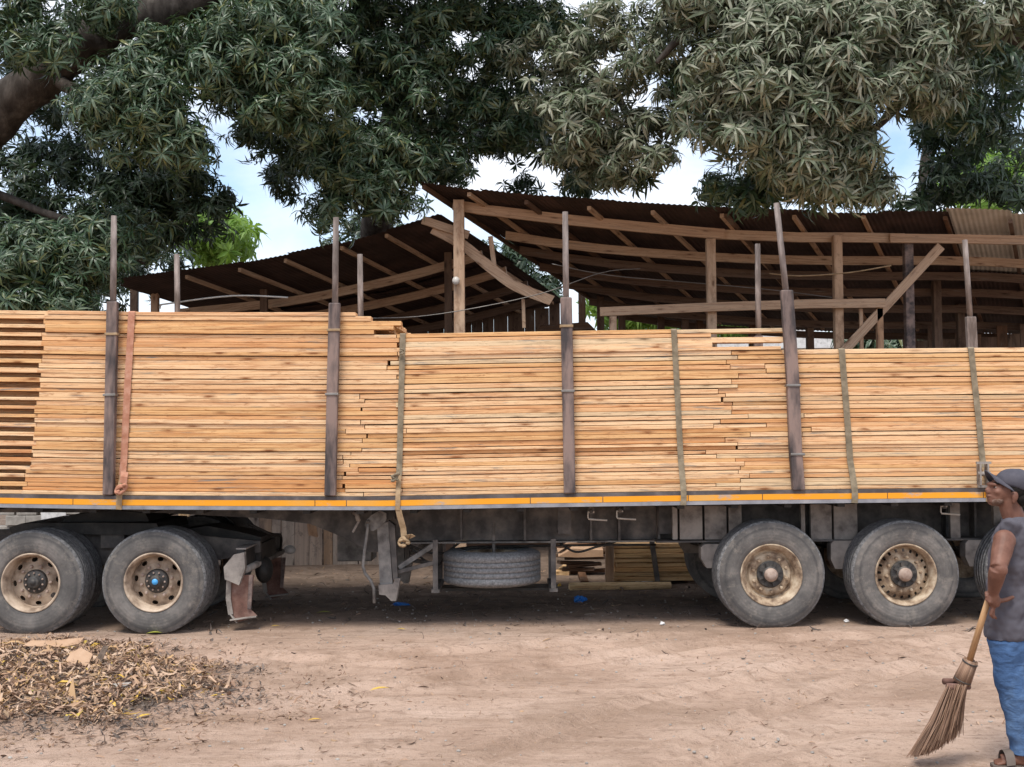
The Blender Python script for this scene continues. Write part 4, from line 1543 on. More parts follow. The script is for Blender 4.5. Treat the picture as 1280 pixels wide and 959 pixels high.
# heap of dark offcut boards stored under the roofs
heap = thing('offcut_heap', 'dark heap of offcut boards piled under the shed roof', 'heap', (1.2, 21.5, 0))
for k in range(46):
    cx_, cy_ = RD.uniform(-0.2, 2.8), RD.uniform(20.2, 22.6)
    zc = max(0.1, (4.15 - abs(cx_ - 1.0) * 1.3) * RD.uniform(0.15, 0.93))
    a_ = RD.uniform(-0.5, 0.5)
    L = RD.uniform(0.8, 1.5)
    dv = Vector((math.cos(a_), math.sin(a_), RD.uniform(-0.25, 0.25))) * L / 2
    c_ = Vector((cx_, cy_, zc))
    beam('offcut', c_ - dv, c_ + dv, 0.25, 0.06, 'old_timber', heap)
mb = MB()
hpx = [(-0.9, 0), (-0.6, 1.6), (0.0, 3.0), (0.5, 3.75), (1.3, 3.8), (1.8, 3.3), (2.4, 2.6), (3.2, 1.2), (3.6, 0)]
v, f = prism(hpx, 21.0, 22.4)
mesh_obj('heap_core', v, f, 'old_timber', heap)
# slack cables between the roofs
cable = thing('slack_cable', 'slack pale cable sagging under the right shed roof', 'cable', P(700, 338, 17.3))
tube_obj('strand', catmull([P(690, 330, 17.3), P(760, 344, 17.6), P(860, 353, 17.9), P(960, 362, 18.2), P(1040, 372, 18.4)], 6), 0.007, 'wire', cable, 5)
tube_obj('strand', catmull([P(962, 342, 17.3), P(1000, 345, 17.2), P(1060, 341, 17.2), P(1114, 332, 17.2)], 6), 0.010, 'strap_tan', cable, 5)
tube_obj('strand', catmull([P(440, 398, 17.3), P(520, 396, 17.3), P(600, 384, 17.3), P(680, 366, 17.3), P(752, 341, 17.4), P(800, 336, 17.6)], 6), 0.007, 'wire', cable, 5)
line = tag(tube_obj('overhead_wire', catmull([P(-60, 340, 19), P(60, 350, 19), P(140, 357, 19.2)], 6), 0.014, 'black_steel', None, 5), 'thin dark wire running from the left leaves to the low shed roof', 'wire')

# ------------------------------------------------------------------ yard behind: fence, wood pile, scrap
fence = thing('plank_fence', 'weathered grey fence of upright boards seen under the trailer bed', 'fence', (P(350, 700, 18).x, 18, 0))
x_ = P(215, 650, 18.0).x
while x_ < P(490, 650, 18.0).x:
    wd = RD.uniform(0.13, 0.26)
    h = RD.uniform(1.55, 1.9)
    beam('board', (x_ + wd / 2 + RD.uniform(-0.01, 0.01), 18.0 + RD.uniform(-0.025, 0.025), -0.02), (x_ + wd / 2, 18.0, h), wd * 0.96, 0.028, 'grey_board', fence)
    x_ += wd
for z in (0.45, 1.35):
    beam('fence_rail', (P(212, 650, 18).x, 18.07, z), (P(492, 650, 18).x, 18.07, z), 0.05, 0.09, 'grey_board', fence)
tag(beam('leaning_plank', G(398, 706), P(388, 648, 17.85), 0.13, 0.03, 'shed_timber'), 'single fresh plank leaning upright on the grey fence', 'plank')
tag(beam('leaning_pole', G(313, 690), P(321, 640, 17.8), 0.05, 0.05, 'pile_pine'), 'thin pale pole leaning on the fence behind the tractor', 'pole')
tag(beam('leaning_slab', Vector((P(226, 700, 17.6).x, 17.6, 0)), P(231, 636, 17.8), 0.16, 0.05, 'pile_pine'), 'slanting split slab beside the fence behind the rear tractor wheel', 'slab')

pile = thing('plank_pile', 'low pile of grubby planks on the ground behind the spare wheel carrier', 'lumber pile', G(820, 732))
yb = G(820, 733).y
for k in range(8):
    z = 0.10 + k * 0.058
    xa = P(766 + RD.uniform(-3, 3), 720, yb).x
    xb = P((874 if k < 5 else 868) + RD.uniform(-6, 8), 720, yb).x + 0.5
    for j in range(3):
        o = beam('plank', (xa + RD.uniform(-0.03, 0.03), yb + j * 0.24 + RD.uniform(-0.02, 0.02), z), (xb, yb + j * 0.24 + RD.uniform(-0.02, 0.02), z + RD.uniform(-0.008, 0.008)), 0.22, 0.05, 'pile_pine', pile)
for q in (0.15, 0.8):
    xq = P(766, 720, yb).x + q * 1.2
    beam('bearer', (xq, yb - 0.1, 0.035), (xq, yb + 0.7, 0.035), 0.08, 0.075, 'old_timber', pile)
tag(beam('upright_post', Vector((P(761, 700, yb - 0.15).x, yb - 0.17, -0.02)), Vector((P(761, 600, yb).x, yb - 0.17, 1.35)), 0.10, 0.09, 'shed_timber'), 'square timber post standing at the left end of the plank pile', 'post')
tag(beam('leaning_bar', Vector((P(823, 728, yb - 0.2).x, yb - 0.2, 0.02)), P(814, 672, yb - 0.13), 0.06, 0.05, 'dark_steel'), 'dark bar leaning against the front of the plank pile', 'bar')
a, b = G(712, 741), G(838, 737)
tag(tube_obj('lying_pole', [a + Vector((0, 0, 0.06)), a.lerp(b, 0.5) + Vector((0, 0, 0.055)), b + Vector((0, 0, 0.05))], [0.062, 0.055, 0.045], 'pile_pine', None, 10), 'peeled round pole lying on the ground before the plank pile', 'pole')
scrap = thing('scrap_heap', 'heap of offcuts under a beige sheet of card beside the plank pile', 'scrap heap', G(728, 722))
ys = G(728, 722).y
for k in range(9):
    xa = P(700 + RD.uniform(-6, 10), 700, ys).x
    L = RD.uniform(0.4, 0.62)
    z = 0.05 + k * 0.045
    beam('offcut', (xa, ys + RD.uniform(0, 0.3), z), (xa + L, ys + RD.uniform(0, 0.3), z + RD.uniform(-0.03, 0.05)), 0.14, 0.04, 'old_timber', scrap)
pl = [P(a, b, ys - 0.1) for a, b in ((698, 696), (716, 686), (754, 688), (754, 696), (722, 697))]
v = [p + Vector((0, 0.0, 0)) for p in pl] + [p + Vector((0, 0.5, 0.07)) for p in pl]
mesh_obj('card_sheet', v, [(0, 1, 2, 3, 4), (9, 8, 7, 6, 5), (0, 5, 6, 1), (1, 6, 7, 2), (2, 7, 8, 3), (3, 8, 9, 4), (4, 9, 5, 0)], 'cardboard', scrap)
v, f = cbox(P(722, 690, ys).x, P(754, 690, ys).x, ys + 0.12, ys + 0.5, 0.50, 0.60, 0.03)
mesh_obj('white_sack', v, f, 'white_plastic', scrap)
a, b = G(702, 722), G(719, 712)
tag(beam('offcut_block', a + Vector((0, 0, 0.05)), b + Vector((0, 0.1, 0.08)), 0.2, 0.06, 'pile_pine'), 'short thick offcut lying left of the scrap heap', 'offcut')
tag(beam('offcut_block', G(731, 734) + Vector((0, 0, 0.04)), G(727, 722) + Vector((0, 0, 0.04)), 0.10, 0.07, 'old_timber'), 'short square offcut end on the soil before the scrap heap', 'offcut')


def crumple(name, c, r, mat, label, cat, n=3, seed=1):
    rr = random.Random(seed)
    v, f = ellipsoid((0, 0, 0), (1, 1, 1), 14, 10)
    out = []
    for p in v:
        k = 0.72 + 0.55 * noise.noise(Vector(p) * 2.1 + Vector((seed * 3.1, 0, 0))) + 0.18 * noise.noise(Vector(p) * 6 + Vector((seed, 2, 0)))
        out.append(Vector((p.x * r[0] * k, p.y * r[1] * k, p.z * r[2] * k + r[2] * 0.7)))
    o = mesh_obj(name, out, f, mat, None, False, Matrix.Translation(c))
    return tag(o, label, cat)


crumple('plastic_bag', G(725, 754), (0.09, 0.08, 0.055), 'blue_plastic', 'small crumpled bright blue bag on the soil below the scrap heap', 'bag', seed=3)
crumple('plastic_rag', G(500, 757), (0.13, 0.10, 0.022), 'blue_plastic', 'flat blue plastic scrap on the ground by the landing leg foot', 'rag', seed=5)
crumple('plastic_wrap', G(806, 734), (0.18, 0.08, 0.05), 'white_plastic', 'crumpled whitish plastic wrap before the plank pile', 'plastic wrap', seed=8)
crumple('yellow_scrap', G(699, 737), (0.03, 0.03, 0.05), 'leaf_yellow', 'tiny yellow plastic scrap beside the spare wheel carrier foot', 'scrap', seed=9)
# pale blocks and a white sheet far behind the tractor
rub = thing('block_stack', 'stack of pale concrete blocks far behind the tractor wheels', 'blocks', (P(20, 690, 24).x, 24, 0))
for k in range(5):
    for j in range(6):
        xb = P(-6, 690, 24).x + j * 0.42 + (0.2 if k % 2 else 0) + RD.uniform(-0.03, 0.03)
        v, f = cbox(xb, xb + 0.38, 24 + RD.uniform(-0.06, 0.06), 24.2, k * 0.2, k * 0.2 + 0.19, 0.01)
        mesh_obj('block', v, f, 'block_grey', rub)
p = P(66, 643, 23)
v, f = box(p.x - 0.22, p.x + 0.24, 23, 23.03, 0, p.z + 0.15)
tag(mesh_obj('white_sheet', v, f, 'white_plastic'), 'upright white sheet standing behind the fifth wheel coupling', 'sheet')

# ------------------------------------------------------------------ houses and hedge beyond
house = thing('far_house', 'pale far house with a light tin roof seen between shed posts', 'house', (P(1005, 500, 38).x, 38, 0))
hx = P(1004, 430, 38).x
v, f = box(hx - 3.2, hx + 2.6, 38, 42, 0, P(1000, 432, 38).z)
mesh_obj('wall', v, f, 'plaster', house)
zt = P(1000, 432, 38).z
v, f = prism([(hx - 3.5, zt - 0.1), (hx + 2.9, zt - 0.1), (hx - 0.3, P(1000, 412, 38).z)], 37.7, 42.3)
mesh_obj('roof', v, f, 'white_plastic', house)


# ------------------------------------------------------------------ foliage
def leaf_pts(L, Wd, droop, fold=0.25, seg=3):
    """one mango leaf along +X, drooping in -Z; returns verts, tris"""
    v = [(0, 0, 0)]
    prof = {2: [0.95], 3: [0.85, 0.80], 4: [0.7, 1.0, 0.65]}[seg]
    for i, wv in enumerate(prof):
        t = (i + 1) / seg
        x_ = L * t * (1 - 0.18 * droop * t)
        z_ = -droop * L * 0.62 * t ** 1.8
        hw = Wd * 0.5 * wv
        v += [(x_, -hw, z_ + hw * fold), (x_, 0, z_), (x_, hw, z_ + hw * fold)]
    v.append((L * (1 - 0.2 * droop), 0, -droop * L * 0.68))
    f = [(0, 1, 2), (0, 2, 3)]
    n = len(prof)
    for i in range(n - 1):
        a = 1 + i * 3
        f += [(a, a + 3, a + 4), (a, a + 4, a + 1), (a + 1, a + 4, a + 5), (a + 1, a + 5, a + 2)]
    a = 1 + (n - 1) * 3
    e = len(v) - 1
    f += [(a, e, a + 1), (a + 1, e, a + 2)]
    return np.array(v, float), np.array(f, int)


def rosette(nl, L, Wd, seg, rr, up=(0.15, 0.75)):
    V, Fc = [], []
    b = 0
    for i in range(nl):
        lv, lf = leaf_pts(L * rr.uniform(0.75, 1.15), Wd * rr.uniform(0.8, 1.2), rr.uniform(0.6, 1.5), rr.uniform(0.2, 0.6), seg)
        el = rr.uniform(*up) if i > nl * 0.3 else rr.uniform(-0.2, 0.4)
        M_ = Matrix.Rotation(2.399 * i + rr.uniform(-0.3, 0.3), 3, 'Z') @ Matrix.Rotation(-el, 3, 'Y') @ Matrix.Rotation(rr.uniform(-0.5, 0.5), 3, 'X')
        lv = lv @ np.array(M_.transposed())
        lv[:, 2] += rr.uniform(-0.05, 0.05)
        V.append(lv)
        Fc.append(lf + b)
        b += len(lv)
    return np.concatenate(V), np.concatenate(Fc)


_rr = random.Random(5)
ROS = {'near': [rosette(16, 0.245, 0.040, 3, _rr) for _ in range(6)],
       'mid': [rosette(14, 0.24, 0.043, 3, _rr) for _ in range(6)],
       'far': [rosette(13, 0.28, 0.062, 2, _rr) for _ in range(5)]}
ROS_ME = {}
for k_, lst in ROS.items():
    for i_, (v_, f_) in enumerate(lst):
        me = bpy.data.meshes.new('leaf_cluster')
        me.from_pydata(v_.tolist(), [], f_.tolist())
        me.update()
        ROS_ME[(k_, i_)] = me


def rot_to(ax, spin):
    z = Vector(ax).normalized()
    q = z.to_track_quat('Z', 'Y').to_matrix() @ Matrix.Rotation(spin, 3, 'Z')
    return q


# open sky between the crowns, in photograph pixels (cx, cy, rx, ry)
SKY = [(238, 138, 12, 18), (262, 168, 10, 12), (285, 205, 15, 22), (308, 238, 15, 26), (345, 288, 32, 36), (374, 302, 20, 26), (612, 206, 24, 13), (684, 218, 26, 15), (795, 249, 48, 11), (838, 225, 22, 28), (855, 180, 10, 16), (767, 66, 12, 10), (1122, 180, 22, 40), (1138, 215, 14, 36), (1100, 165, 10, 20), (856, 240, 16, 24), (5, 240, 8, 14), (20, 150, 5, 5), (1265, 90, 8, 12)]


def in_sky(p):
    a, b = proj(p)
    for (cx, cy, rx, ry) in SKY:
        if ((a - cx) / rx) ** 2 + ((b - cy) / ry) ** 2 < 1:
            return True
    return False


def crown(tree, blobs, lod, mat, per, parts=0, scale=1.0, clump=0.55, seed=0, keep=0.06, dens=1.0, up=0.5):
    """blobs: (px, py, rx px, ry px, Y, depth half-thickness, clump count). Each clump is a dome of leaf rosettes."""
    rr = random.Random(seed)
    items = []
    for (px, py, rx, ry, Y, dY, n) in blobs:
        for _ in range(max(1, int(n * dens * 3 + 0.5))):
            while True:
                u = [rr.uniform(-1, 1) for _ in range(3)]
                if u[0] ** 2 + u[1] ** 2 + u[2] ** 2 < 1:
                    break
            c = P(px + u[0] * rx, py + u[1] * ry, Y + u[2] * dY)
            cr_ = clump * rr.uniform(0.35, 1.15)
            for _ in range(max(2, int(per / 3 * rr.uniform(0.4, 1.6)))):
                d = Vector((rr.gauss(0, 1), rr.gauss(0, 1) - 0.35, rr.gauss(0, 1) + 0.25)).normalized()
                r_ = cr_ * rr.uniform(0.2, 1.0)
                p = c + Vector((d.x * r_, d.y * r_, d.z * r_ * 0.75))
                if in_sky(p) and rr.random() > keep:
                    continue
                ax = (d + Vector((0, -0.15, up))).normalized()
                items.append((p, ax, rr.uniform(0, 6.28), scale * rr.uniform(0.55, 1.2), rr.randrange(len(ROS[lod]))))
    # nearest to the camera first
    order = sorted(range(len(items)), key=lambda i: items[i][0].y)
    if parts:
        shown = [i for i in order if 0 < proj(items[i][0])[0] < 1280 and 0 < proj(items[i][0])[1] < 400][:parts]
        for i in shown:
            p, ax, sp, s_, k = items[i]
            me = ROS_ME[(lod, k)]
            key = (lod, k, mat)
            if key not in ROS_ME:
                m2 = me.copy()
                m2.name = 'leaf_cluster'
                m2.materials.append(MATS[mat])
                ROS_ME[key] = m2
            mw = Matrix.Translation(p) @ rot_to(ax, sp).to_4x4() @ Matrix.Scale(s_, 4)
            share_obj('leaf_cluster', ROS_ME[key], tree, mw)
        sset = set(shown)
        items = [it for i, it in enumerate(items) if i not in sset]
    VV, FF = [], []
    b = 0
    for (p, ax, sp, s_, k) in items:
        v_, f_ = ROS[lod][k]
        R_ = np.array(rot_to(ax, sp)) * s_
        VV.append(v_ @ R_.T + np.array(p))
        FF.append(f_ + b)
        b += len(v_)
    V = np.concatenate(VV)
    Fc = np.concatenate(FF)
    me = bpy.data.meshes.new('crown')
    me.vertices.add(len(V))
    me.vertices.foreach_set('co', V.astype(np.float32).ravel())
    me.loops.add(Fc.size)
    me.loops.foreach_set('vertex_index', Fc.astype(np.int32).ravel())
    me.polygons.add(len(Fc))
    me.polygons.foreach_set('loop_start', np.arange(0, Fc.size, 3, dtype=np.int32))
    me.update(calc_edges=True)
    me.materials.append(MATS[mat])
    o = bpy.data.objects.new('crown', me)
    put(o, tree)
    o['kind'] = 'stuff'
    return len(Fc)


def limb(name, pts, r0, r1, tree, n=12, rough=0.06, seed=0):
    pp = catmull(pts, 7)
    rr = random.Random(seed)
    rads = []
    q = []
    for i, p in enumerate(pp):
        t = i / (len(pp) - 1)
        rads.append((r0 + (r1 - r0) * t) * (1 + rr.uniform(-rough, rough)))
        q.append(p + Vector((rr.uniform(-1, 1), rr.uniform(-1, 1), rr.uniform(-1, 1))) * r0 * 0.10)
    return tube_obj(name, q, rads, 'bark', tree, n)


NTRI = 0
# right dusty mango in front of the shed
tree_a = thing('mango_tree', 'dusty olive mango crown hanging in front of the right shed roof', 'tree', (9.2, 15.9, 0), 'mango trees')
limb('trunk', [(9.2, 15.9, -0.1), (9.15, 15.9, 2.0), (9.0, 15.8, 4.2), (8.4, 15.6, 6.4), (6.6, 15.4, 8.4)], 0.42, 0.24, tree_a, 16)
limb('limb', [(9.0, 15.8, 5.2), P(1250, 40, 15.8), P(1150, 110, 15.4), P(1075, 180, 15.0), P(1040, 215, 14.9)], 0.10, 0.025, tree_a, 9, seed=2)
limb('limb', [(8.4, 15.6, 6.4), P(1150, 0, 15.5), P(1040, 40, 15.2), P(930, 110, 15.0)], 0.15, 0.03, tree_a, 9, seed=3)
limb('limb', [(6.6, 15.4, 8.4), P(1000, -60, 15.3), P(880, 20, 15.2), P(820, 80, 15.3)], 0.15, 0.03, tree_a, 9, seed=4)
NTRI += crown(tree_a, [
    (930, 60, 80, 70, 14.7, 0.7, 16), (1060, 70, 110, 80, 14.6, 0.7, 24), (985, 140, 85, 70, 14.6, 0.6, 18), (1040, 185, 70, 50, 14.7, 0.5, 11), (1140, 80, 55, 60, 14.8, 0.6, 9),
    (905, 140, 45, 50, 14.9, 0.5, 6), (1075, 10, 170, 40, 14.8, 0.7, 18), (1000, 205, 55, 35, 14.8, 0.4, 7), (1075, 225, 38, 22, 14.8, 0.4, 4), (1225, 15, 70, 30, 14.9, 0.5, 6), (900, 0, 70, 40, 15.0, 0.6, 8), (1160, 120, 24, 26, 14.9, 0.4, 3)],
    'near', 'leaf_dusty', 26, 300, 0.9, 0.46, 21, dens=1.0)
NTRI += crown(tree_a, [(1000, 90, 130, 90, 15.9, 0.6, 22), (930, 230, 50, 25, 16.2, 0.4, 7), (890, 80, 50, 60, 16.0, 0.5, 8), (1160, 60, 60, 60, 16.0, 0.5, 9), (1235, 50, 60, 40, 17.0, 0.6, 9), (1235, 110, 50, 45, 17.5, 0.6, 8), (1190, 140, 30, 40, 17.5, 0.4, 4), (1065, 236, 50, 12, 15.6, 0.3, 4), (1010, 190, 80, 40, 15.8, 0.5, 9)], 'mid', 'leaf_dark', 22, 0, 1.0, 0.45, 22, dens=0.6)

# centre mango whose crown spreads over the middle
tree_b = thing('mango_tree', 'tall mango tree whose dark crown hangs over the middle of the sheds', 'tree', (-2.9, 26.0, 0), 'mango trees')
limb('trunk', [(-2.9, 26.0, -0.1), (-2.9, 25.8, 2.5), (-2.6, 24.0, 6.0), (-1.9, 21.0, 7.6), (-1.4, 19.2, 8.6)], 0.40, 0.22, tree_b, 16, seed=5)
limb('limb', [P(562, 225, 19.6), P(552, 170, 18.9), P(520, 90, 18.4), P(470, 30, 18.0), P(430, -30, 17.5)], 0.05, 0.12, tree_b, 10, seed=6)
limb('limb', [(-1.4, 19.2, 8.4), P(600, 30, 18.8), P(690, 60, 18.2), P(770, 120, 17.4), P(790, 180, 17.0)], 0.15, 0.03, tree_b, 10, seed=7)
limb('limb', [(-1.4, 19.2, 8.2), P(490, 60, 18.5), P(430, 150, 18.0), P(415, 210, 17.8)], 0.13, 0.03, tree_b, 10, seed=8)
limb('limb', [P(505, 100, 18.4), P(490, 130, 18.3), P(510, 180, 18.2), P(535, 230, 17.9)], 0.06, 0.03, tree_b, 8, seed=9)
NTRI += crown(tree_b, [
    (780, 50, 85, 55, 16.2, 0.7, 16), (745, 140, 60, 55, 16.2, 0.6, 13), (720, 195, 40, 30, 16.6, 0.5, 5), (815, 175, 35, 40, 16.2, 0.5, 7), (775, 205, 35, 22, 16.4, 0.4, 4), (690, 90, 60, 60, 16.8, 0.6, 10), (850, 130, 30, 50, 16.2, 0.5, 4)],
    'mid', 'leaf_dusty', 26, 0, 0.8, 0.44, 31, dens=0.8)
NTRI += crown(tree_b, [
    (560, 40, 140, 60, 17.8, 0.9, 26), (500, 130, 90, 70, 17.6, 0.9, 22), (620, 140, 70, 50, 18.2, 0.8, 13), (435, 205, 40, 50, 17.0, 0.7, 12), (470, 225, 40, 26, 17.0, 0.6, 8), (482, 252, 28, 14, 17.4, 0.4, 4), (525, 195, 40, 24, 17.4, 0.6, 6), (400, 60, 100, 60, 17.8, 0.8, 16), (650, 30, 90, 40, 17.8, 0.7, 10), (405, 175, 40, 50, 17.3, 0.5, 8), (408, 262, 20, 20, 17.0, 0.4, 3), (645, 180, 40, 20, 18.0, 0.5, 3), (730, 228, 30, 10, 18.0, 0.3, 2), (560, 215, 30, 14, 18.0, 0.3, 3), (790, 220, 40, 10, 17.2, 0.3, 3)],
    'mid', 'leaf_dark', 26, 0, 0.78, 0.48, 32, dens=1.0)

# left mango with the heavy limb
tree_c = thing('mango_tree', 'large mango tree with a heavy bare limb at the top left', 'tree', (-8.6, 17.0, 0), 'mango trees')
limb('trunk', [(-8.6, 17.0, -0.1), (-8.5, 17.0, 2.0), P(-120, 270, 16.8), P(-30, 175, 16.5), P(60, 92, 16.2), P(135, 38, 16.0), P(240, 0, 15.8), P(340, -60, 15.6)], 0.42, 0.18, tree_c, 18, seed=10)
limb('limb', [P(60, 92, 16.2), P(120, 130, 15.8), P(180, 150, 15.5), P(230, 190, 15.4)], 0.10, 0.03, tree_c, 9, seed=11)
limb('limb', [P(150, 30, 16.0), P(250, 60, 15.9), P(340, 90, 15.8), P(420, 130, 15.8)], 0.13, 0.03, tree_c, 9, seed=12)
limb('limb', [P(-60, 220, 16.6), P(40, 260, 16.8), P(120, 290, 16.4), P(180, 330, 16.0)], 0.07, 0.02, tree_c, 9, seed=13)
limb('limb', [P(185, 200, 18.5), P(192, 260, 18.4), P(195, 300, 18.4)], 0.05, 0.05, tree_c, 8, seed=14)
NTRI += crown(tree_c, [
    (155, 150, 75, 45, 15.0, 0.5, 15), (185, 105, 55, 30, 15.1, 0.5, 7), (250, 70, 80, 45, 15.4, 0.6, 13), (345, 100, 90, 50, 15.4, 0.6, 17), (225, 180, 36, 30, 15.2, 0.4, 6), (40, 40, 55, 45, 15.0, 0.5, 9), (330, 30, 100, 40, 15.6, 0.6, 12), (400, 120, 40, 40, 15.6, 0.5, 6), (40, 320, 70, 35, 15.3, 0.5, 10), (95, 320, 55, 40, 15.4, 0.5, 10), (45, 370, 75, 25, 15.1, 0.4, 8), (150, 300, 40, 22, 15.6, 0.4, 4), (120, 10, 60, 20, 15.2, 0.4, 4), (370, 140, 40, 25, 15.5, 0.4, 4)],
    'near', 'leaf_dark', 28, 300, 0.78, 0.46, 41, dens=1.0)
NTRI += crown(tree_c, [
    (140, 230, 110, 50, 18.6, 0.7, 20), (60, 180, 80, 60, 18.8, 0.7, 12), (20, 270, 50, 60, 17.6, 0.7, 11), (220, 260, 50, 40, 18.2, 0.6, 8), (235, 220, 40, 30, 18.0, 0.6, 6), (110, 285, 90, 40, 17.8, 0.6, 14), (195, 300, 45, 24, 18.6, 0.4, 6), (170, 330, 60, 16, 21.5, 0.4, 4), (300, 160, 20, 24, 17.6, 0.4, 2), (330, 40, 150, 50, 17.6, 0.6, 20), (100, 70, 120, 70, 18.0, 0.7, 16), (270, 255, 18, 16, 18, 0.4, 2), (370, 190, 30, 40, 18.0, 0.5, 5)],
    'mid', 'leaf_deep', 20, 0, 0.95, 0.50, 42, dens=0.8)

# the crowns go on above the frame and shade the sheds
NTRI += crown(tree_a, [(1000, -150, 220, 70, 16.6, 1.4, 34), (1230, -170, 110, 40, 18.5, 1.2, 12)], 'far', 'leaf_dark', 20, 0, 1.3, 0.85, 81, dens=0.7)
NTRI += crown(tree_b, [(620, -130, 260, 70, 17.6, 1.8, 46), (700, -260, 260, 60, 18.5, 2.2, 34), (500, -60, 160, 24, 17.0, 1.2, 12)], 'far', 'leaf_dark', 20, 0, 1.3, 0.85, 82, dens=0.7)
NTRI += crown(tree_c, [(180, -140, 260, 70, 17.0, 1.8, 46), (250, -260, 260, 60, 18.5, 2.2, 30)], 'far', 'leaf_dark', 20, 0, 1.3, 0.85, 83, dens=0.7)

NTRI += crown(tree_b, [(620, 150, 70, 40, 20.5, 0.6, 10), (680, 165, 50, 35, 20.0, 0.5, 8), (590, 190, 50, 20, 20.5, 0.4, 4), (720, 200, 40, 24, 20.0, 0.4, 4), (650, 60, 90, 50, 20.0, 0.6, 10), (330, 150, 50, 40, 19.5, 0.5, 7), (360, 220, 30, 24, 19.5, 0.4, 3), (640, 232, 50, 10, 19.5, 0.3, 3)], 'mid', 'leaf_deep', 20, 0, 0.9, 0.45, 84, dens=0.8)

# right background tree with a thin trunk
tree_d = thing('mango_tree', 'dark mango tree with a thin bare trunk behind the right shed', 'tree', (P(1158, 300, 24).x, 24.3, 0), 'mango trees')
_p = P(1158, 300, 24.3)
limb('trunk', [(_p.x, 24.3, -0.1), (_p.x + 0.05, 24.3, 3.0), P(1157, 250, 24.3), P(1161, 190, 24.3), P(1164, 120, 24.2)], 0.17, 0.12, tree_d, 12, seed=15)
limb('limb', [P(1330, 70, 23), P(1270, 120, 23), P(1225, 150, 23), P(1180, 170, 23)], 0.10, 0.04, tree_d, 10, seed=16)
NTRI += crown(tree_d, [
    (1225, 120, 60, 60, 21, 0.9, 17), (1240, 60, 60, 50, 20.5, 0.8, 13), (1185, 205, 38, 50, 22, 0.7, 10), (1245, 200, 50, 60, 22.5, 0.7, 12), (1175, 150, 30, 40, 22, 0.6, 6), (1180, 90, 40, 50, 22, 0.6, 7), (1150, 248, 40, 14, 22.5, 0.4, 4), (905, 245, 35, 16, 22.5, 0.5, 4)],
    'far', 'leaf_deep', 18, 0, 0.95, 0.62, 51, dens=0.6)


# bright trees in the sun far behind
def far_tree(label, px, py, rx, ry, Y, n, mat, seed, trunk_r=0.18, clump=0.75):
    global NTRI
    b = P(px, py, Y)
    t = thing('broadleaf_tree', label, 'tree', (b.x, Y, 0), 'trees beyond the yard')
    limb('trunk', [(b.x + 0.1, Y, -0.1), (b.x + 0.05, Y, b.z * 0.5), (b.x, Y, b.z)], trunk_r, trunk_r * 0.4, t, 10, seed=seed)
    NTRI += crown(t, [(px, py, rx, ry, Y, 1.6, n)], 'far', mat, 26, 0, 1.3, clump, seed, keep=0.5)


far_tree('bright green sunlit tree beyond the low left shed roof', 272, 296, 42, 24, 28, 16, 'leaf_bright', 61)
far_tree('bright green sunlit tree at the right edge behind the dark mango', 1240, 225, 50, 36, 30, 16, 'leaf_bright', 62)
far_tree('green tree seen under the right shed roof beside the dark heap', 800, 385, 70, 30, 34, 22, 'leaf_bright', 63)
far_tree('leafy green tree seen through the shed posts beyond the far house', 930, 400, 70, 26, 46, 22, 'leaf_bright', 64)
far_tree('dark green bush seen under the diagonal shed brace', 1120, 428, 60, 16, 30, 18, 'leaf_dark', 65)
hedge_spec = [(-60, 330, 90, 60, 34), (120, 345, 90, 50, 35), (480, 330, 90, 60, 36), (640, 350, 60, 50, 36), (1350, 330, 90, 70, 36)]
for i, (a, b, c, d, Y) in enumerate(hedge_spec):
    far_tree(['deep green tree far behind the leftmost leaves', 'deep green tree far behind the low shed\'s left end', 'deep green tree hidden behind the low shed roof', 'deep green tree glimpsed where the two roofs meet', 'deep green tree beyond the right edge of the shed'][i], a, b, c, d, Y, 14, 'leaf_deep', 70 + i, 0.2, 0.9)
print('foliage triangles', NTRI)


# ------------------------------------------------------------------ litter on the ground
def chip_mesh(name, pts, mat, label=None, cat=None, size=(0.03, 0.12), wid=(0.008, 0.03), curl=0.5, seed=1, zf=None):
    """dry leaf bits: narrow strips curled along their length, some as thin as straw"""
    rr = random.Random(seed)
    mb = MB()
    for (x_, y_, z_) in pts:
        L = rr.uniform(*size) * rr.choice((0.6, 1, 1, 1.35))
        wd = rr.uniform(*wid) * rr.choice((0.25, 0.5, 1, 1))
        M_ = Matrix.Translation((x_, y_, z_)) @ Matrix.Rotation(rr.uniform(0, 6.28), 4, 'Z') @ Matrix.Rotation(rr.gauss(0, 0.25), 4, 'Y') @ Matrix.Rotation(rr.gauss(0, 0.5), 4, 'X')
        cu = rr.uniform(-curl, curl) * 2.2
        side = rr.uniform(-0.8, 0.8)
        cup = rr.uniform(-0.5, 0.9)
        q = []
        n = 3
        for i in range(n + 1):
            t = i / n - 0.5
            ww = wd * (0.15 + 0.85 * math.cos(t * 2.6)) * rr.uniform(0.75, 1.2) * 0.5
            cz = cu * L * (0.25 - t * t) if cu > 0 else -cu * L * t * t
            cyy = side * L * 0.3 * t * t
            q += [(t * L, cyy - ww, cz + cup * ww), (t * L, cyy, cz), (t * L, cyy + ww, cz + cup * ww)]
        f = []
        for i in range(n):
            a_ = i * 3
            f += [(a_, a_ + 3, a_ + 4, a_ + 1), (a_ + 1, a_ + 4, a_ + 5, a_ + 2)]
        mb.add(([M_ @ Vector(p) for p in q], f))
    o = mb.build(name, mat)
    return tag(o, label, cat, None, 'stuff')


def pile_h(px, py):
    """height of the swept heap at a ground pixel"""
    u = ((px - 90) / 185.0)
    w_ = ((py - 850) / 52.0)
    d = u * u + w_ * w_
    return 0.045 * max(0.0, 1 - d) ** 1.0 * (0.8 + 0.4 * noise.noise((px * 0.02, py * 0.05, 1)))


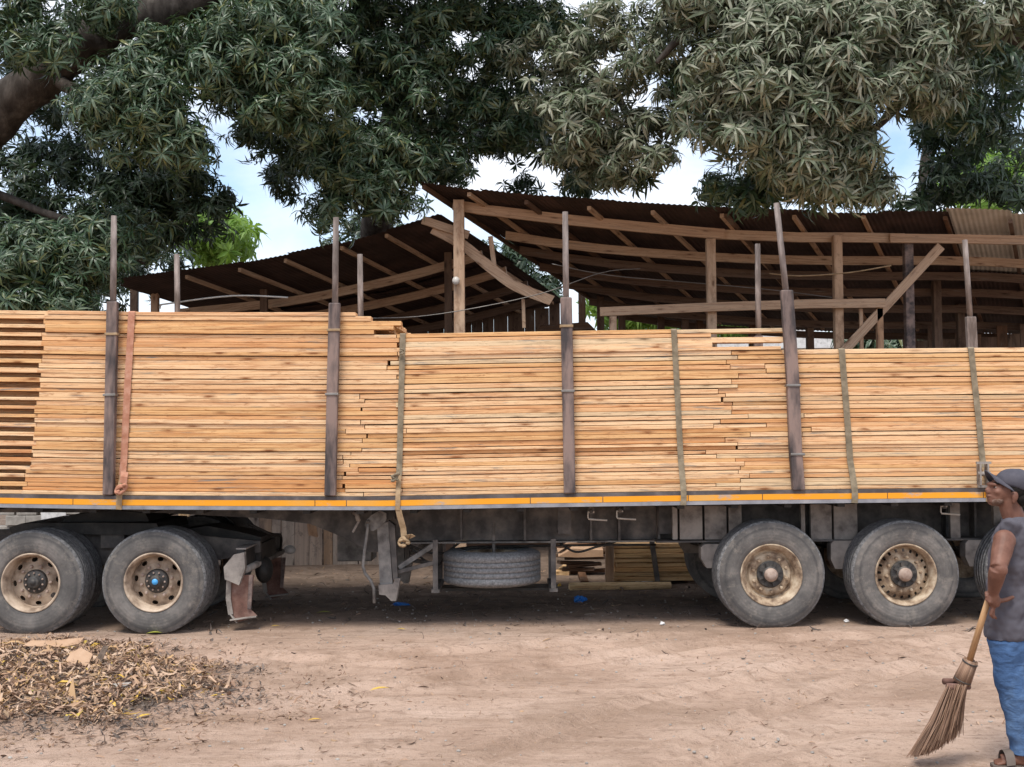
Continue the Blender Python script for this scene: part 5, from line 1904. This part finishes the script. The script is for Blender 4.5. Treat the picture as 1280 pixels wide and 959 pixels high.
mb = MB()
nx, ny = 64, 26
for j in range(ny + 1):
    for i in range(nx + 1):
        px = -180 + 470 * i / nx
        py = 792 + 120 * j / ny
        g = G(px, py)
        h = pile_h(px, py)
        mb.v.append((g.x, g.y, ground_z(g.x, g.y) + h - 0.012 + (0.012 * noise.noise((px * 0.2, py * 0.4, 3)) if h > 0.01 else 0)))
for j in range(ny):
    for i in range(nx):
        a = j * (nx + 1) + i
        mb.f.append((a, a + 1, a + nx + 2, a + nx + 1))
heap_l = thing('leaf_litter_heap', 'swept heap of dry leaves and bark at the lower left', 'leaf litter', G(90, 850))
simple('humus', [(0.08, 0.06, 0.048), (0.14, 0.105, 0.082), (0.21, 0.155, 0.12)], 20, 0.95, 0.1, 0.8, bd=0.03)
mb.build('heap_soil', 'humus', heap_l, True)


def heap_pts(n, seed, spread=1.0, lift=0.02, cx=85, cy=856, rx=205, ry=52):
    rr = random.Random(seed)
    out = []
    while len(out) < n:
        a_ = rr.uniform(0, 6.28)
        r_ = math.sqrt(rr.random()) * spread * (1 + 0.45 * noise.noise((math.cos(a_) * 2.3, math.sin(a_) * 2.3, 3))) * (1 + abs(rr.gauss(0, 0.07)))
        px, py = cx + rx * r_ * math.cos(a_), cy + ry * r_ * math.sin(a_)
        if not (-200 < px < 620 and 792 < py < 958):
            continue
        g = G(px, py)
        out.append((g.x, g.y, ground_z(g.x, g.y) + pile_h(px, py) + rr.uniform(0.002, lift)))
    return out


for nm, n, mt, sd, sz, wz, spr in (('dark_litter', 2800, 'litter_dark', 1, (0.02, 0.09), (0.006, 0.026), 1.08), ('brown_litter', 4200, 'litter', 2, (0.03, 0.13), (0.008, 0.036), 0.92), ('pale_litter', 2600, 'litter_pale', 3, (0.04, 0.18), (0.008, 0.036), 0.86)):
    pts = heap_pts(n, sd, spr, 0.03, cx=85 if sd == 1 else 70, cy=858 if sd == 1 else 848)
    o = chip_mesh(nm, pts, mt, None, None, sz, wz, 0.7, sd)
    o.parent = heap_l
    o.matrix_parent_inverse = world_of(heap_l).inverted()

o = chip_mesh('yellow_litter', heap_pts(150, 6, 0.85, 0.03, cx=90, cy=852), 'leaf_yellow', None, None, (0.06, 0.15), (0.02, 0.04), 0.5, 15)
o.parent = heap_l
o.matrix_parent_inverse = world_of(heap_l).inverted()
# thin spill of crumbs around the heap
o = chip_mesh('spilled_litter', heap_pts(2600, 4, 1.5, 0.008, cx=120, cy=862, rx=200, ry=46), 'litter', None, None, (0.02, 0.08), (0.005, 0.02), 0.5, 14)
o.parent = heap_l
o.matrix_parent_inverse = world_of(heap_l).inverted()
# scattered crumbs and twigs over the whole yard
rr = random.Random(99)
pts, pts2, pts3 = [], [], []
while len(pts) < 7000:
    x_, y_ = rr.uniform(-8, 8), rr.uniform(6.2, 17.5)
    if 1.5 * noise.noise((x_ * 0.9, y_ * 1.4, 5)) + rr.uniform(-0.4, 0.15) + (0.45 if y_ > 12.7 else 0) + (0.25 if x_ < -0.5 else 0) > 0.1:
        pts.append((x_, y_, ground_z(x_, y_) + 0.003))
chip_mesh('ground_litter', pts, 'litter', 'fine brown bark crumbs and leaf bits strewn over the sand', 'litter', (0.015, 0.085), (0.004, 0.014), 0.3, 7)
while len(pts2) < 900:
    x_, y_ = rr.uniform(-7, 7), rr.uniform(6.2, 17)
    pts2.append((x_, y_, ground_z(x_, y_) + 0.003))
chip_mesh('pale_chips', pts2, 'litter_pale', 'pale wood shavings strewn over the yard', 'wood chips', (0.015, 0.07), (0.004, 0.013), 0.5, 8)
while len(pts3) < 1500:
    x_, y_ = rr.uniform(-8, 8), rr.gauss(14.0, 1.2)
    pts3.append((x_, y_, ground_z(x_, y_) + 0.008))
chip_mesh('dark_debris', pts3, 'litter_dark', 'dark bark debris under and behind the trailer', 'debris', (0.03, 0.14), (0.008, 0.03), 0.6, 9)


rr = random.Random(17)
mb = MB()
for k in range(900):
    x_, y_ = rr.uniform(-6, 6), rr.uniform(6.2, 15)
    q_ = rr.uniform(0.004, 0.013)
    mb.add(ellipsoid((x_, y_, ground_z(x_, y_) + q_ * 0.3), (q_ * rr.uniform(0.8, 1.5), q_, q_ * 0.7), 6, 4, Matrix.Rotation(rr.uniform(0, 3), 3, 'Z')))
tag(mb.build('gravel', 'block_grey'), 'small grey pebbles strewn over the sand', 'pebbles', None, 'stuff')


def fallen_leaf(px, py, L, ang, mat, label, tilt=0.15, lift=0.012):
    lv, lf = leaf_pts(L, L * 0.30, 0.2, 0.35, 4)
    g = G(px, py)
    h = pile_h(px, py)
    M_ = Matrix.Translation((g.x, g.y, ground_z(g.x, g.y) + h + lift)) @ Matrix.Rotation(ang, 4, 'Z') @ Matrix.Rotation(-tilt, 4, 'Y')
    o = mesh_obj('fallen_leaf', lv.tolist(), lf.tolist(), mat, None, False, M_)
    return tag(o, label, 'leaf', 'fallen leaves on the ground')


leaf_mat('leaf_green_dry', [(0.34, 0.38, 0.05), (0.42, 0.42, 0.07)], 0.5, 0.1)
for (px, py, L, an, m_, lab) in (
        (182, 792, 0.16, 0.2, 'leaf_green_dry', 'yellow green leaf resting against the rear tractor tyre'),
        (395, 769, 0.17, 0.1, 'leaf_green_dry', 'yellow green leaf on the ground behind the rear mudflap'),
        (338, 784, 0.10, 0.3, 'leaf_yellow', 'small yellow leaf on the sand below the mudflap hanger'),
        (495, 787, 0.11, -0.3, 'leaf_yellow', 'small yellow leaf on the sand below the landing leg'),
        (462, 868, 0.17, 0.5, 'leaf_yellow', 'yellow leaf lying alone on the sand in front'),
        (384, 905, 0.10, 0.2, 'leaf_yellow', 'tiny yellow leaf lying lowest on the open sand'),
        (205, 838, 0.16, 0.1, 'leaf_yellow', 'yellow leaf at the far right of the litter heap'),
        (172, 812, 0.16, 0.0, 'leaf_yellow', 'yellow leaf just behind the litter heap under the tractor'),
        (140, 858, 0.17, 0.3, 'leaf_yellow', 'bright yellow leaf in the middle of the litter heap'),
        (30, 872, 0.20, -0.5, 'leaf_green_dry', 'green leaf at the lower left of the litter heap'),
        (78, 888, 0.17, 0.4, 'leaf_yellow', 'yellow leaf at the front of the litter heap'),
        (170, 898, 0.14, 0.9, 'leaf_yellow', 'pale yellow leaf at the right front edge of the heap'),
        (50, 845, 0.14, 0.9, 'leaf_yellow', 'yellow leaf in the left half of the heap'),
        (195, 870, 0.15, -0.3, 'leaf_yellow', 'yellow leaf at the right middle of the heap'),
        (262, 872, 0.12, 0.2, 'leaf_yellow', 'yellow leaf just outside the heap on its right')):
    fallen_leaf(px, py, L, an, m_, lab)


def card(px, py, pts, label, mat='cardboard', lift=0.03, rz=0.0, rx=0.5):
    g = G(px, py)
    M_ = Matrix.Translation((g.x, g.y, ground_z(g.x, g.y) + pile_h(px, py) + lift)) @ Matrix.Rotation(rz, 4, 'Z') @ Matrix.Rotation(rx, 4, 'X')
    n = len(pts)
    v = [(a, b, 0.02 * math.sin(a * 20)) for a, b in pts] + [(a, b, 0.02 * math.sin(a * 20) + 0.006) for a, b in pts]
    f = [tuple(range(n - 1, -1, -1)), tuple(range(n, 2 * n))] + [(i, (i + 1) % n, (i + 1) % n + n, i + n) for i in range(n)]
    return tag(mesh_obj('card_scrap', v, f, mat, None, False, M_), label, 'cardboard', 'card scraps on the heap')


card(66, 815, [(-0.25, -0.06), (0.12, -0.07), (0.22, 0.02), (0.24, 0.12), (0.0, 0.05), (-0.2, 0.03)], 'long torn brown card lying along the back of the heap', rx=0.45, lift=0.05)
card(100, 838, [(-0.14, -0.10), (0.08, -0.14), (0.10, 0.04), (-0.02, 0.12), (-0.10, 0.08)], 'folded brown card flap standing in the middle of the heap', rx=0.8, lift=0.06)
card(122, 836, [(-0.05, -0.10), (0.03, -0.08), (0.08, 0.10), (0.03, 0.11)], 'dark curled bark strip beside the folded card', 'humus', rx=1.0, lift=0.06)
card(90, 880, [(-0.04, -0.08), (0.05, -0.08), (-0.01, 0.10)], 'pale pointed card scrap near the front of the heap', 'litter_pale', rx=1.1, lift=0.06)
card(140, 868, [(-0.13, -0.05), (0.12, -0.05), (0.13, 0.05), (-0.12, 0.05)], 'flat grey card scrap right of the heap middle', 'block_grey', rx=0.1, lift=0.03)
a, b = G(254, 860), G(284, 866)
tag(beam('dark_stick', a + Vector((0, 0, 0.03)), b + Vector((0, 0, 0.02)), 0.03, 0.02, 'humus'), 'short dark stick lying right of the litter heap', 'stick')
crumple('pebble', G(1058, 778), (0.035, 0.03, 0.02), 'white_plastic', 'small whitish stone between the two right wheels', 'stone', seed=12)
crumple('pebble', G(828, 781), (0.03, 0.03, 0.02), 'white_plastic', 'tiny pale stone left of the first right wheel', 'stone', seed=13)

# ------------------------------------------------------------------ the man with the broom
YM = 7.1


def M(px, py, dy=0.0):
    return P(px, py, YM + dy) if dy == 0 else Vector((P(px, py, YM).x, YM + dy, P(px, py, YM).z))


def M2(px, py, dy=0.0):
    return P(px, py, YM + dy)


man = thing('person', 'man in dark cap, grey sleeveless shirt and blue jeans at right, holding a broom', 'person', M(1275, 955))


def rings(lst, n=20):
    """horizontal elliptic rings: (centre, rx, ry, yaw)"""
    v, f = [], []
    for c, rx, ry, yaw in lst:
        for k in range(n):
            q = 2 * math.pi * k / n
            x_, y_ = rx * math.cos(q), ry * math.sin(q)
            v.append(Vector((c.x + x_ * math.cos(yaw) - y_ * math.sin(yaw), c.y + x_ * math.sin(yaw) + y_ * math.cos(yaw), c.z)))
    m = len(lst)
    for i in range(m - 1):
        for k in range(n):
            k2 = (k + 1) % n
            f.append((i * n + k, i * n + k2, (i + 1) * n + k2, (i + 1) * n + k))
    f.append(tuple(range(n - 1, -1, -1)))
    f.append(tuple(range((m - 1) * n, m * n)))
    return v, f


def remesh(o, vox, smooth=2, fac=0.5):
    r = o.modifiers.new('remesh', 'REMESH')
    r.mode = 'VOXEL'
    r.voxel_size = vox
    r.use_smooth_shade = True
    s = o.modifiers.new('smooth', 'SMOOTH')
    s.iterations = smooth
    s.factor = fac
    return o


YAW = -0.5            # chest turned a little away from the camera
b = MB()
# head: skull, jaw, brow, nose, lips, chin, ears
b.add(ellipsoid(M(1262, 611), (0.092, 0.074, 0.092), 22, 14))
b.add(ellipsoid(M(1249, 614), (0.062, 0.062, 0.075), 18, 12))
b.add(ellipsoid(M(1247, 622), (0.055, 0.052, 0.050), 16, 10))
b.add(ellipsoid(M(1240.5, 626.5), (0.028, 0.036, 0.026), 14, 10))
b.add(ellipsoid(M(1240, 605.5), (0.026, 0.056, 0.016), 14, 10))
b.add(tube([M(1239, 606), M(1236.2, 610.5), M(1233.8, 614.2)], [0.012, 0.014, 0.017], 10))
b.add(ellipsoid(M(1235.8, 615.2), (0.019, 0.021, 0.012), 12, 8))
b.add(ellipsoid(M(1236.2, 620.0), (0.017, 0.026, 0.008), 12, 8))
b.add(ellipsoid(M(1236.9, 623.2), (0.016, 0.024, 0.009), 12, 8))
b.add(ellipsoid(M(1243.5, 614.5, -0.045), (0.022, 0.018, 0.016), 10, 8))
b.add(ellipsoid(M(1262, 620.5, -0.078), (0.019, 0.010, 0.031), 12, 10, Matrix.Rotation(0.25, 3, 'Y')))
b.add(ellipsoid(M(1260.5, 626.5, -0.076), (0.011, 0.009, 0.012), 10, 8))
b.add(ellipsoid(M(1262, 620.5, 0.078), (0.019, 0.010, 0.031), 12, 10))
# neck, trunk
b.add(tube([M(1260, 618), M(1263, 635), M(1269, 652), M(1272, 668)], [0.062, 0.060, 0.064, 0.085], 18))
tr = [(M(1271, 655), 0.07, 0.13), (M(1271, 668), 0.095, 0.185), (M(1268, 690), 0.112, 0.185), (M(1266, 715), 0.112, 0.170), (M(1265, 745), 0.110, 0.160), (M(1265, 775), 0.112, 0.165), (M(1265, 800), 0.11, 0.17)]
b.add(rings([(c, rx, ry, YAW) for c, rx, ry in tr]))
# near (left) arm: shoulder, elbow toward the camera, hand on the hip
sh, el, wr = M2(1255.5, 676, -0.215), M2(1247.5, 711, -0.305), M2(1241.5, 742, -0.225)
b.add(ellipsoid(sh, (0.062, 0.055, 0.062), 16, 10))
b.add(tube([sh, sh.lerp(el, 0.35), sh.lerp(el, 0.7), el], [0.058, 0.057, 0.050, 0.044], 16))
b.add(tube([el, el.lerp(wr, 0.25), el.lerp(wr, 0.6), wr], [0.045, 0.047, 0.040, 0.029], 16))
b.add(ellipsoid(el + Vector((0.012, -0.01, -0.005)), (0.038, 0.036, 0.040), 12, 8))
# hand: palm, thumb backward along the hip, two fingers round the handle, two hanging down
pm = M2(1242.5, 751, -0.205)
b.add(tube([wr, wr.lerp(pm, 0.5), pm, M2(1243, 758, -0.20)], [0.028, 0.032, 0.036, 0.028], 14))
for ch, r_ in (([(1246, 749, -0.205), (1252, 751, -0.205), (1259, 749.5, -0.20), (1266, 746.5, -0.195)], 0.0125),
               ([(1241, 752, -0.215), (1237, 749, -0.235), (1233.3, 745.5, -0.235), (1232.5, 741, -0.215)], 0.0105),
               ([(1241, 755, -0.215), (1236.5, 752.5, -0.24), (1233.2, 749.8, -0.235), (1233, 746.5, -0.21)], 0.010),
               ([(1242, 757, -0.20), (1239.5, 763, -0.215), (1238.2, 768, -0.215), (1241.5, 772, -0.20)], 0.0105),
               ([(1243.5, 757, -0.20), (1241.5, 763, -0.205), (1241.5, 769, -0.20), (1245, 773.0, -0.19)], 0.0095)):
    pts = [M2(*q) for q in ch]
    b.add(tube(pts, [r_ * 1.15, r_ * 1.05, r_, r_ * 0.82], 10))
    b.add(ellipsoid(pts[-1], (r_ * 0.85,) * 3, 8, 6))
# far (right) arm hanging beside the trunk
s2, e2, w2 = M2(1280, 676, 0.20), M2(1286, 715, 0.26), M2(1284, 752, 0.24)
b.add(ellipsoid(s2, (0.06, 0.055, 0.06), 14, 10))
b.add(tube([s2, s2.lerp(e2, 0.5), e2], [0.057, 0.053, 0.044], 14))
b.add(tube([e2, e2.lerp(w2, 0.4), w2], [0.044, 0.042, 0.029], 14))
b.add(tube([w2, M2(1283, 762, 0.24), M2(1282, 772, 0.24)], [0.028, 0.036, 0.030], 12))
for k in range(4):
    yy = 0.24 - 0.03 + k * 0.02
    L = (28, 31, 30, 25)[k]
    b.add(tube([M2(1282, 770, yy), M2(1281.5, 770 + L * 0.4, yy), M2(1280, 770 + L * 0.75, yy), M2(1277.5, 768 + L, yy)], [0.011, 0.0105, 0.0095, 0.008], 8))
b.add(tube([M2(1280, 762, 0.215), M2(1275, 768, 0.205), M2(1273, 775, 0.205)], [0.012, 0.0115, 0.010], 8))
# legs and feet
for hip, knee, ank, dy in ((M2(1262, 800, -0.085), M2(1270, 868, -0.10), M2(1277, 938, -0.09), -0.09), (M2(1268, 800, 0.09), M2(1282, 868, 0.12), M2(1292, 936, 0.12), 0.12)):
    b.add(tube([hip, hip.lerp(knee, 0.5), knee, knee.lerp(ank, 0.35), ank], [0.085, 0.074, 0.056, 0.056, 0.040], 16))
    toe = Vector((ank.x - 0.105, ank.y + 0.03, 0.045))
    b.add(tube([ank, Vector((ank.x + 0.012, ank.y, 0.06))], [0.040, 0.045], 14))
    b.add(tube([Vector((ank.x + 0.03, ank.y, 0.052)), Vector((ank.x - 0.05, ank.y + 0.015, 0.056)), toe], [0.036, 0.040, 0.030], 14))
    for k in range(5):
        q = toe + Vector((-0.012 - 0.006 * (2 - abs(k - 1)), -0.036 + 0.018 * k, -0.014))
        b.add(tube([q + Vector((0.03, 0, 0.006)), q, q + Vector((-0.022, 0, -0.004))], [0.012, 0.0115, 0.009], 8))
body = remesh(b.build('body', 'skin', man, True), 0.0052, 2)

# beard shadow and hair below the cap
b = MB()
b.add(ellipsoid(M(1242.5, 626.5), (0.036, 0.041, 0.0285), 14, 10))
b.add(ellipsoid(M(1246.5, 624.5), (0.050, 0.0525, 0.036), 14, 10))
remesh(b.build('beard', 'beard', man, True), 0.005, 2)
b = MB()
b.add(ellipsoid(M(1267, 610), (0.093, 0.083, 0.084), 18, 12))
b.add(ellipsoid(M(1273, 622), (0.060, 0.074, 0.055), 18, 12))
b.build('hair', 'hair', man, True)
for dy in (-0.034, 0.034):
    v, f = ellipsoid(M(1241.3, 608.9, dy * 1.15), (0.009, 0.011, 0.0055), 12, 8)
    eye = mesh_obj('eye', v, f, 'eye_white', man, True)
    v, f = ellipsoid(M(1239.6, 608.6, dy * 1.15), (0.0052, 0.007, 0.0052), 10, 6)
    mesh_obj('iris', v, f, 'hair', eye, True)
    v, f = tube([M(1239.2, 604.5, dy * 0.5), M(1239.8, 603.4, dy * 1.1), M(1243.5, 604.5, dy * 1.7)], [0.004, 0.005, 0.003], 8)
    mesh_obj('eyebrow', v, f, 'hair', man, True)

# cap: domed crown, band and upturned peak
b = MB()
cv, cf = ellipsoid((0, 0, 0), (0.112, 0.092, 0.090), 26, 14)
tilt = Matrix.Rotation(0.30, 3, 'Y')
cc = M(1269, 604.5)
pv = []
for p in cv:
    if p.z < -0.028:
        p = Vector((p.x, p.y, -0.028 - (abs(p.z) - 0.028) * 0.12))
    if p.x < 0:
        p.z *= 0.93
    pv.append(cc + tilt @ p)
b.add((pv, cf))
remesh(b.build('cap_crown', 'cap_cloth', man, True), 0.006, 2)
mb = MB()
n = 14
for lay in (0, 1):
    for i in range(9):
        t = i / 8
        for k in range(n + 1):
            u = k / n * 2 - 1
            ww = 0.090 * (1 - 0.10 * t) * math.sqrt(max(0.0, 1 - 0.55 * t * t * abs(u)))
            base = M(1251, 599.5)
            tip = M(1231.5, 588.5)
            rim_ = 1 - 0.42 * u * u
            d = (tip - base) * (t * rim_)
            arch = -0.038 * u * u + 0.004
            back = 0.040 * u * u * (1 - t)
            mb.v.append((base.x + d.x + back, base.y + u * ww, base.z + d.z + arch - lay * 0.006 - 0.028 * u * u * (1 - t)))
S = 9 * (n + 1)
for i in range(8):
    for k in range(n):
        a = i * (n + 1) + k
        mb.f.append((a, a + 1, a + n + 2, a + n + 1))
        mb.f.append((S + a, S + a + n + 1, S + a + n + 2, S + a + 1))
for k in range(n):
    a = 8 * (n + 1) + k
    mb.f.append((a, a + 1, S + a + 1, S + a))
for i in range(8):
    a = i * (n + 1)
    mb.f.append((a, a + n + 1, S + a + n + 1, S + a))
    a2 = a + n
    mb.f.append((a2, S + a2, S + a2 + n + 1, a2 + n + 1))
mb.build('cap_peak', 'cap_cloth', man, True)

# sleeveless shirt
b = MB()
tr = [(M(1267.5, 648), 0.066, 0.072), (M(1269, 654), 0.080, 0.135), (M(1270, 660), 0.098, 0.200), (M(1268.5, 672), 0.116, 0.218), (M(1266.5, 690), 0.130, 0.212), (M(1265, 715), 0.130, 0.195), (M(1264, 742), 0.128, 0.185), (M(1263.5, 770), 0.135, 0.195), (M(1263, 792), 0.142, 0.205), (M(1263, 797), 0.138, 0.200)]
b.add(rings([(c, rx, ry, YAW) for c, rx, ry in tr], 28))
# cap sleeves over both shoulders
b.add(tube([M2(1266, 658, -0.10), M2(1262, 659.5, -0.15), M2(1259.5, 661.5, -0.185)], [0.056, 0.056, 0.048], 16))
b.add(tube([M2(1274, 660, 0.12), M2(1280, 664, 0.18), M2(1284, 669, 0.22)], [0.060, 0.068, 0.066], 16))
sh_o = remesh(b.build('shirt', 'shirt', man, True), 0.0085, 3)
tex = bpy.data.textures.new('folds', 'CLOUDS')
tex.noise_scale = 0.11
dsp = sh_o.modifiers.new('folds', 'DISPLACE')
dsp.texture = tex
dsp.strength = 0.05
dsp.mid_level = 0.5
# jeans
b = MB()
b.add(rings([(c, rx, ry, YAW) for c, rx, ry in ((M(1264, 782), 0.125, 0.185), (M(1264, 800), 0.130, 0.190), (M(1266, 818), 0.118, 0.180), (M(1268, 830), 0.09, 0.15))], 24))
for ch in ([(1257.5, 800, -0.085, 0.102), (1261, 840, -0.095, 0.086), (1267, 872, -0.10, 0.074), (1272.5, 905, -0.095, 0.070), (1277, 934, -0.09, 0.060), (1278, 943, -0.09, 0.066)], [(1270, 800, 0.09, 0.108), (1277, 840, 0.11, 0.094), (1284, 872, 0.12, 0.082), (1289, 905, 0.12, 0.074), (1293, 936, 0.12, 0.066), (1294, 943, 0.12, 0.070)]):
    b.add(rings([(M2(a, c, d), r_, r_ * 1.02, 0) for a, c, d, r_ in ch], 20))
je = remesh(b.build('jeans', 'denim', man, True), 0.0085, 3)
dsp = je.modifiers.new('folds', 'DISPLACE')
tex2 = bpy.data.textures.new('jean_folds', 'CLOUDS')
tex2.noise_scale = 0.09
dsp.texture = tex2
dsp.strength = 0.03
# sandals
for ax, ay in ((M2(1277, 938, -0.09).x, YM - 0.09), (M2(1292, 936, 0.12).x, YM + 0.12)):
    so = [(ax + 0.085, 0.035), (ax + 0.075, -0.04), (ax - 0.03, -0.048), (ax - 0.13, -0.056), (ax - 0.165, -0.02), (ax - 0.16, 0.04), (ax - 0.11, 0.075), (ax - 0.02, 0.06)]
    n = len(so)
    v = [(x_, ay + 0.012 + y_, 0.004) for x_, y_ in so] + [(x_, ay + 0.012 + y_, 0.024) for x_, y_ in so]
    f = [tuple(range(n - 1, -1, -1)), tuple(range(n, 2 * n))] + [(i, (i + 1) % n, (i + 1) % n + n, i + n) for i in range(n)]
    sd_ = mesh_obj('sandal', v, f, 'sandal', man)
    arc = [Vector((ax - 0.08, ay + 0.012 + 0.064 * math.cos(q), 0.03 + 0.075 * math.sin(q))) for q in np.linspace(0, math.pi, 10)]
    mb = MB()
    for p in arc:
        mb.v += [p + Vector((-0.025, 0, 0)), p + Vector((0.025, 0, 0.006))]
    for i in range(9):
        mb.f.append((i * 2, i * 2 + 1, i * 2 + 3, i * 2 + 2))
    mb.build('sandal_strap', 'sandal', sd_, True)

# broom
top, low = M2(1237.2, 744, -0.205), M2(1211, 829, -0.02)
base = M2(1197, 860, 0.02)
broom = thing('broom', 'twig broom with wooden handle held by the man, bristles on the sand', 'broom', M2(1160, 945, 0.05))
m_, L = frame(low, top)
v, f = tube([Vector((0, 0, 0)), Vector((L * 0.5, 0.002, 0.003)), Vector((L + 0.02, 0, 0))], [0.0185, 0.0180, 0.0165], 14)
mesh_obj('handle', v, f, 'broom_wood', broom, True, m_)
ax_ = (low - base).normalized()
c1 = M2(1213.5, 826, -0.03)
c2 = M2(1202, 853, 0.0)
mb = MB()
rr = random.Random(4)
for k in range(34):
    q = 2 * math.pi * k / 34
    e1 = ax_.cross(Vector((0, 1, 0))).normalized()
    e2_ = ax_.cross(e1)
    o1 = (e1 * math.cos(q) + e2_ * math.sin(q))
    mb.add(tube([c2 + o1 * 0.046, c1 + o1 * 0.036 + ax_ * rr.uniform(-0.006, 0.008)], [0.0055, 0.005], 5))
mb.add(tube([c2, c1], [0.044, 0.033], 16))
mb.build('binding', 'bristle', broom, True)
for q_, rr_ in ((0.12, 0.047), (0.92, 0.041)):
    cq = c2.lerp(c1, q_)
    ring = []
    for u in np.linspace(0, 2 * math.pi, 20):
        ring.append(cq + (e1 * math.cos(u) + e2_ * math.sin(u)) * rr_)
    tube_obj('binding_ring', ring, 0.0045, 'hub_dark', broom, 6)
g0, g1 = M2(1184.5, 858.5, -0.05), M2(1211.5, 858.5, -0.01)
tube_obj('cross_peg', [g0, g0.lerp(g1, 0.5), g1], [0.020, 0.0175, 0.017], 'rust_red', broom, 12)
tube_obj('cross_peg', [g0 + Vector((0.01, 0.09, 0.012)), g1 + Vector((-0.005, 0.09, 0.012))], [0.018, 0.016], 'rust_red', broom, 12)
mb = MB()
rr = random.Random(8)
for k in range(1250):
    u, w_ = rr.uniform(-1, 1), rr.gauss(0, 0.45)
    t = (u + 1) / 2
    st = M2(1185 + 24 * t, 857 + rr.uniform(-2, 2), -0.01 + w_ * 0.045)
    bx_ = 1139 + 58 * (t ** 0.85) + rr.gauss(0, 3.5)
    by_ = 946 - 12 * t - 14 * t * t + rr.gauss(0, 1.5) - abs(rr.gauss(0, 1)) * (2 + 10 * t)
    en = M2(bx_, by_, 0.05 + w_ * 0.11)
    en.z = max(en.z, 0.012)
    md = st.lerp(en, 0.5) + Vector((0.020 * (0.5 - t) + rr.gauss(0, 0.006), rr.gauss(0, 0.006), -0.012))
    mb.add(tube([st, md, en], [0.0036, 0.0030, 0.0013], 4, False))
mb.build('bristles', 'bristle', broom, False, None, 'stuff')
